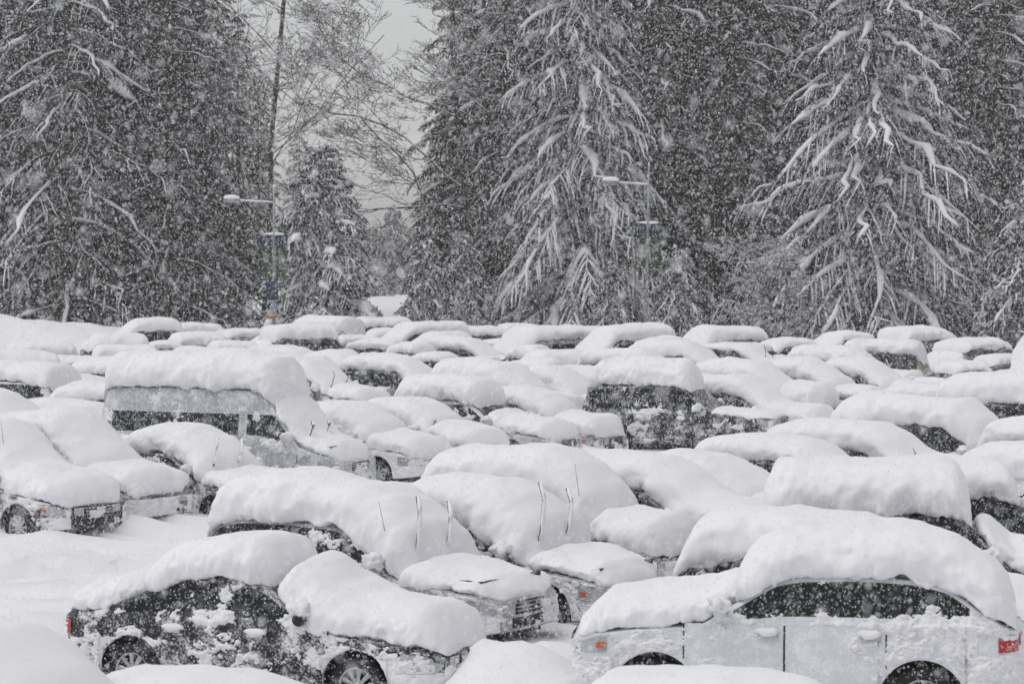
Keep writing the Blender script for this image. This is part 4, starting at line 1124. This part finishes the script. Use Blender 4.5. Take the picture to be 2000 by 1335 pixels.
# ------------------------------------------------------------------ lamp posts with banners
def lamp_post(px, D, top_row, arm_row, arm_px, ban_row, lean, label, extra):
    x0 = (px - 1000) / FPX * D
    ppm = FPX / D
    zof = lambda row: CAMH - (row - HORY) / ppm
    root = empty('lamp_post', (x0, D, 0)); tag(root, label, 'lamp post', 'lamp posts with banners')
    zt, za, zb = zof(top_row), zof(arm_row), zof(ban_row)
    mb = MB(); tube(mb, [(0, 0, -.1), (0, 0, 2), (lean * .5, 0, zt * .6), (lean, 0, zt)], [.10, .085, .07, .05], 12)
    mb.build('pole', M['steel'], root)
    mb = MB(); mb.box((0, 0, .25), (.45, .45, .7), .8); mb.build('concrete_base', M['steel'], root, smooth=False)
    L = arm_px / ppm
    mb = MB(); tube(mb, [(lean, 0, za), (lean - L * .5, 0, za + .05), (lean - L, 0, za + .10)], [.035, .03, .03], 8)
    tube(mb, [(lean, 0, za - .35), (lean - L * .35, 0, za - .02)], [.02, .02], 6)
    arm = mb.build('arm', M['steel'], root)
    mb = MB(); blob(mb, (lean - L - .28, 0, za + .10), (.40, .17, .09), 2, 10, .02); head = mb.build('lamp_head', M['steel'], root)
    mb = MB(); blob(mb, (lean - L - .28, 0, za + .26), (.36, .18, .12), 5, 10, .25)
    tube(mb, [(lean - t * L, 0, za + .055 + .1 * t) for t in np.linspace(0, 1, 9)], .04, 6)
    tube(mb, [(lean, 0, zt - .05), (lean, 0, zt + .12)], [.06, .02], 6)
    blob(mb, (lean * .8, 0, zb + .03), (.5, .06, .06), 8, 10, .4)
    mb.build('snow_cap', M['snow'], root)
    for sd in (-1, 1):
        bw, bh = .50, 2.0
        cx = lean * .8 + sd * (.09 + bw / 2)
        mb = MB(); tube(mb, [(lean * .8, 0, zb), (lean * .8 + sd * .62, 0, zb)], .015, 6); tube(mb, [(lean * .8, 0, zb - bh), (lean * .8 + sd * .62, 0, zb - bh)], .015, 6)
        br = mb.build('banner_bracket', M['steel'], root)
        u = np.linspace(-.5, .5, 8)[:, None]; v = np.linspace(0, 1, 14)[None]
        def cloth(v0, v1, off):
            vv = v0 + (v1 - v0) * v
            f = np.stack([cx + bw * u + 0 * vv, -off + .03 * np.sin(vv * 5 + sd) + 0 * u, zb - bh * vv + 0 * u], -1)
            b = f + np.array([0, .012, 0]); return f, b
        bn = empty('banner', (0, 0, 0)); bn.parent = root
        for nm, a, b, mt in (('blue_panel', .0, .235, 'blue'), ('green_panel', .24, 1.0, 'green')):
            mb = MB(); f, bk = cloth(a, b, 0); mb.grid(f, flip=True); mb.grid(bk)
            mb.build(nm, M[mt], bn)
        mb = MB()
        for k in range(3):
            xx = cx + (-.13 + .13 * k); tube(mb, [(xx - .03, -.02 + .0, zb - .36), (xx + .03, -.03, zb - .12)], .022, 5)
        f, bk = cloth(.45, .62, .012); f[..., 0] = cx + (f[..., 0] - cx) * .5; mb.grid(f, flip=True)
        mb.build('emblem', M['banner_white'], bn)
    if extra:
        z1 = zof(550); z2 = zof(585)
        mb = MB(); mb.box((-.05, -.09, (z1 + z2) / 2), (.5, .03, z1 - z2)); s1 = mb.build('blue_sign', M['blue'], root, smooth=False)
        mb = MB(); mb.box((.07, -.115, (z1 + z2) / 2 - .25), (.18, .012, .22)); mb.build('green_mark', M['green'], s1, smooth=False)
        z1 = zof(614); z2 = zof(624)
        mb = MB(); mb.box((-.15, -.12, (z1 + z2) / 2), (.42, .03, (z1 - z2) * .7)); mb.build('orange_sign', M['orange_sign'], root, smooth=False)
lamp_post(535, 112, 366, 397, 70, 458, 0.0, 'left lamp post with blue-topped green banners and a small orange sign low down', True)
lamp_post(1262, 112, 322, 362, 62, 436, .12, 'right lamp post with blue-topped green banners and no orange sign', False)

# ------------------------------------------------------------------ falling snow: one mesh of small irregular flakes in the air
rg = np.random.default_rng(77)
def flakes_in(n, d0, d1, s0, s1):
    # uniform in a volume that widens with distance, well past the edges of the view
    u = rg.random(n)
    D = (d0 ** 3 + (d1 ** 3 - d0 ** 3) * u) ** (1 / 3)
    x = (rg.random(n) * 2 - 1) * (D * .225)
    z = CAMH + D * (-.185 + (.185 + .11) * rg.random(n))
    ok = z > .1
    c = np.stack([x, D, z], -1)[ok]
    return c, (s0 + (s1 - s0) * rg.random(len(c)) ** 2)
sets = [flakes_in(FL_N[0], 3.2, 9, .0022, .0070), flakes_in(FL_N[1], 9, 24, .0025, .0062), flakes_in(FL_N[2], 24, 48, .0032, .0070), flakes_in(FL_N[3], 48, 100, .004, .008)]
c = np.concatenate([a for a, b in sets]); sz = np.concatenate([b for a, b in sets])
n = len(c)
O = np.array([(1, 0, 0), (0, 1, 0), (0, 0, 1), (-1, 0, 0), (0, -1, 0), (0, 0, -1)], float)
FT = np.array([(0, 1, 2), (1, 3, 2), (3, 4, 2), (4, 0, 2), (1, 0, 5), (3, 1, 5), (4, 3, 5), (0, 4, 5)])
sc3 = np.stack([.55 + .5 * rg.random(n), .55 + .5 * rg.random(n), .8 + .9 * rg.random(n)], -1)
V = O[None] * sc3[:, None] * sz[:, None, None] * (.8 + .4 * rg.random((n, 6, 1)))
th = rg.normal(.25, .5, n); ph = rg.random(n) * 6.28
ct, st, cp, sp = np.cos(th), np.sin(th), np.cos(ph), np.sin(ph)
V1 = np.stack([V[..., 0] * ct[:, None] + V[..., 2] * st[:, None], V[..., 1], -V[..., 0] * st[:, None] + V[..., 2] * ct[:, None]], -1)
V2 = np.stack([V1[..., 0] * cp[:, None] - V1[..., 1] * sp[:, None], V1[..., 0] * sp[:, None] + V1[..., 1] * cp[:, None], V1[..., 2]], -1)
th = .25
V = V1 + c[:, None]
F = (FT[None] + (np.arange(n) * 6)[:, None, None]).reshape(-1, 3)
me = mesh_data('falling_snow', V.reshape(-1, 3), [F], True); me.materials.append(M['flake'])
tag(link('falling_snow', me), 'white snowflakes falling through the air all over the scene', 'snow', kind='stuff')

# ------------------------------------------------------------------ haze
mb = MB(); mb.box((0, 200, 24), (500, 450, 54))
hz = mb.build('haze', [], None, smooth=False)
hm = bpy.data.materials.new('haze_air'); hm.use_nodes = True
nt = hm.node_tree; nt.nodes.clear()
out = nt.nodes.new("ShaderNodeOutputMaterial"); pv = nt.nodes.new("ShaderNodeVolumePrincipled")
pv.inputs["Color"].default_value = (.95, .955, .97, 1); pv.inputs["Density"].default_value = HAZE_DENSITY; pv.inputs["Anisotropy"].default_value = .0
nt.links.new(pv.outputs[0], out.inputs["Volume"])
hz.data.materials.append(hm)
tag(hz, kind='stuff')
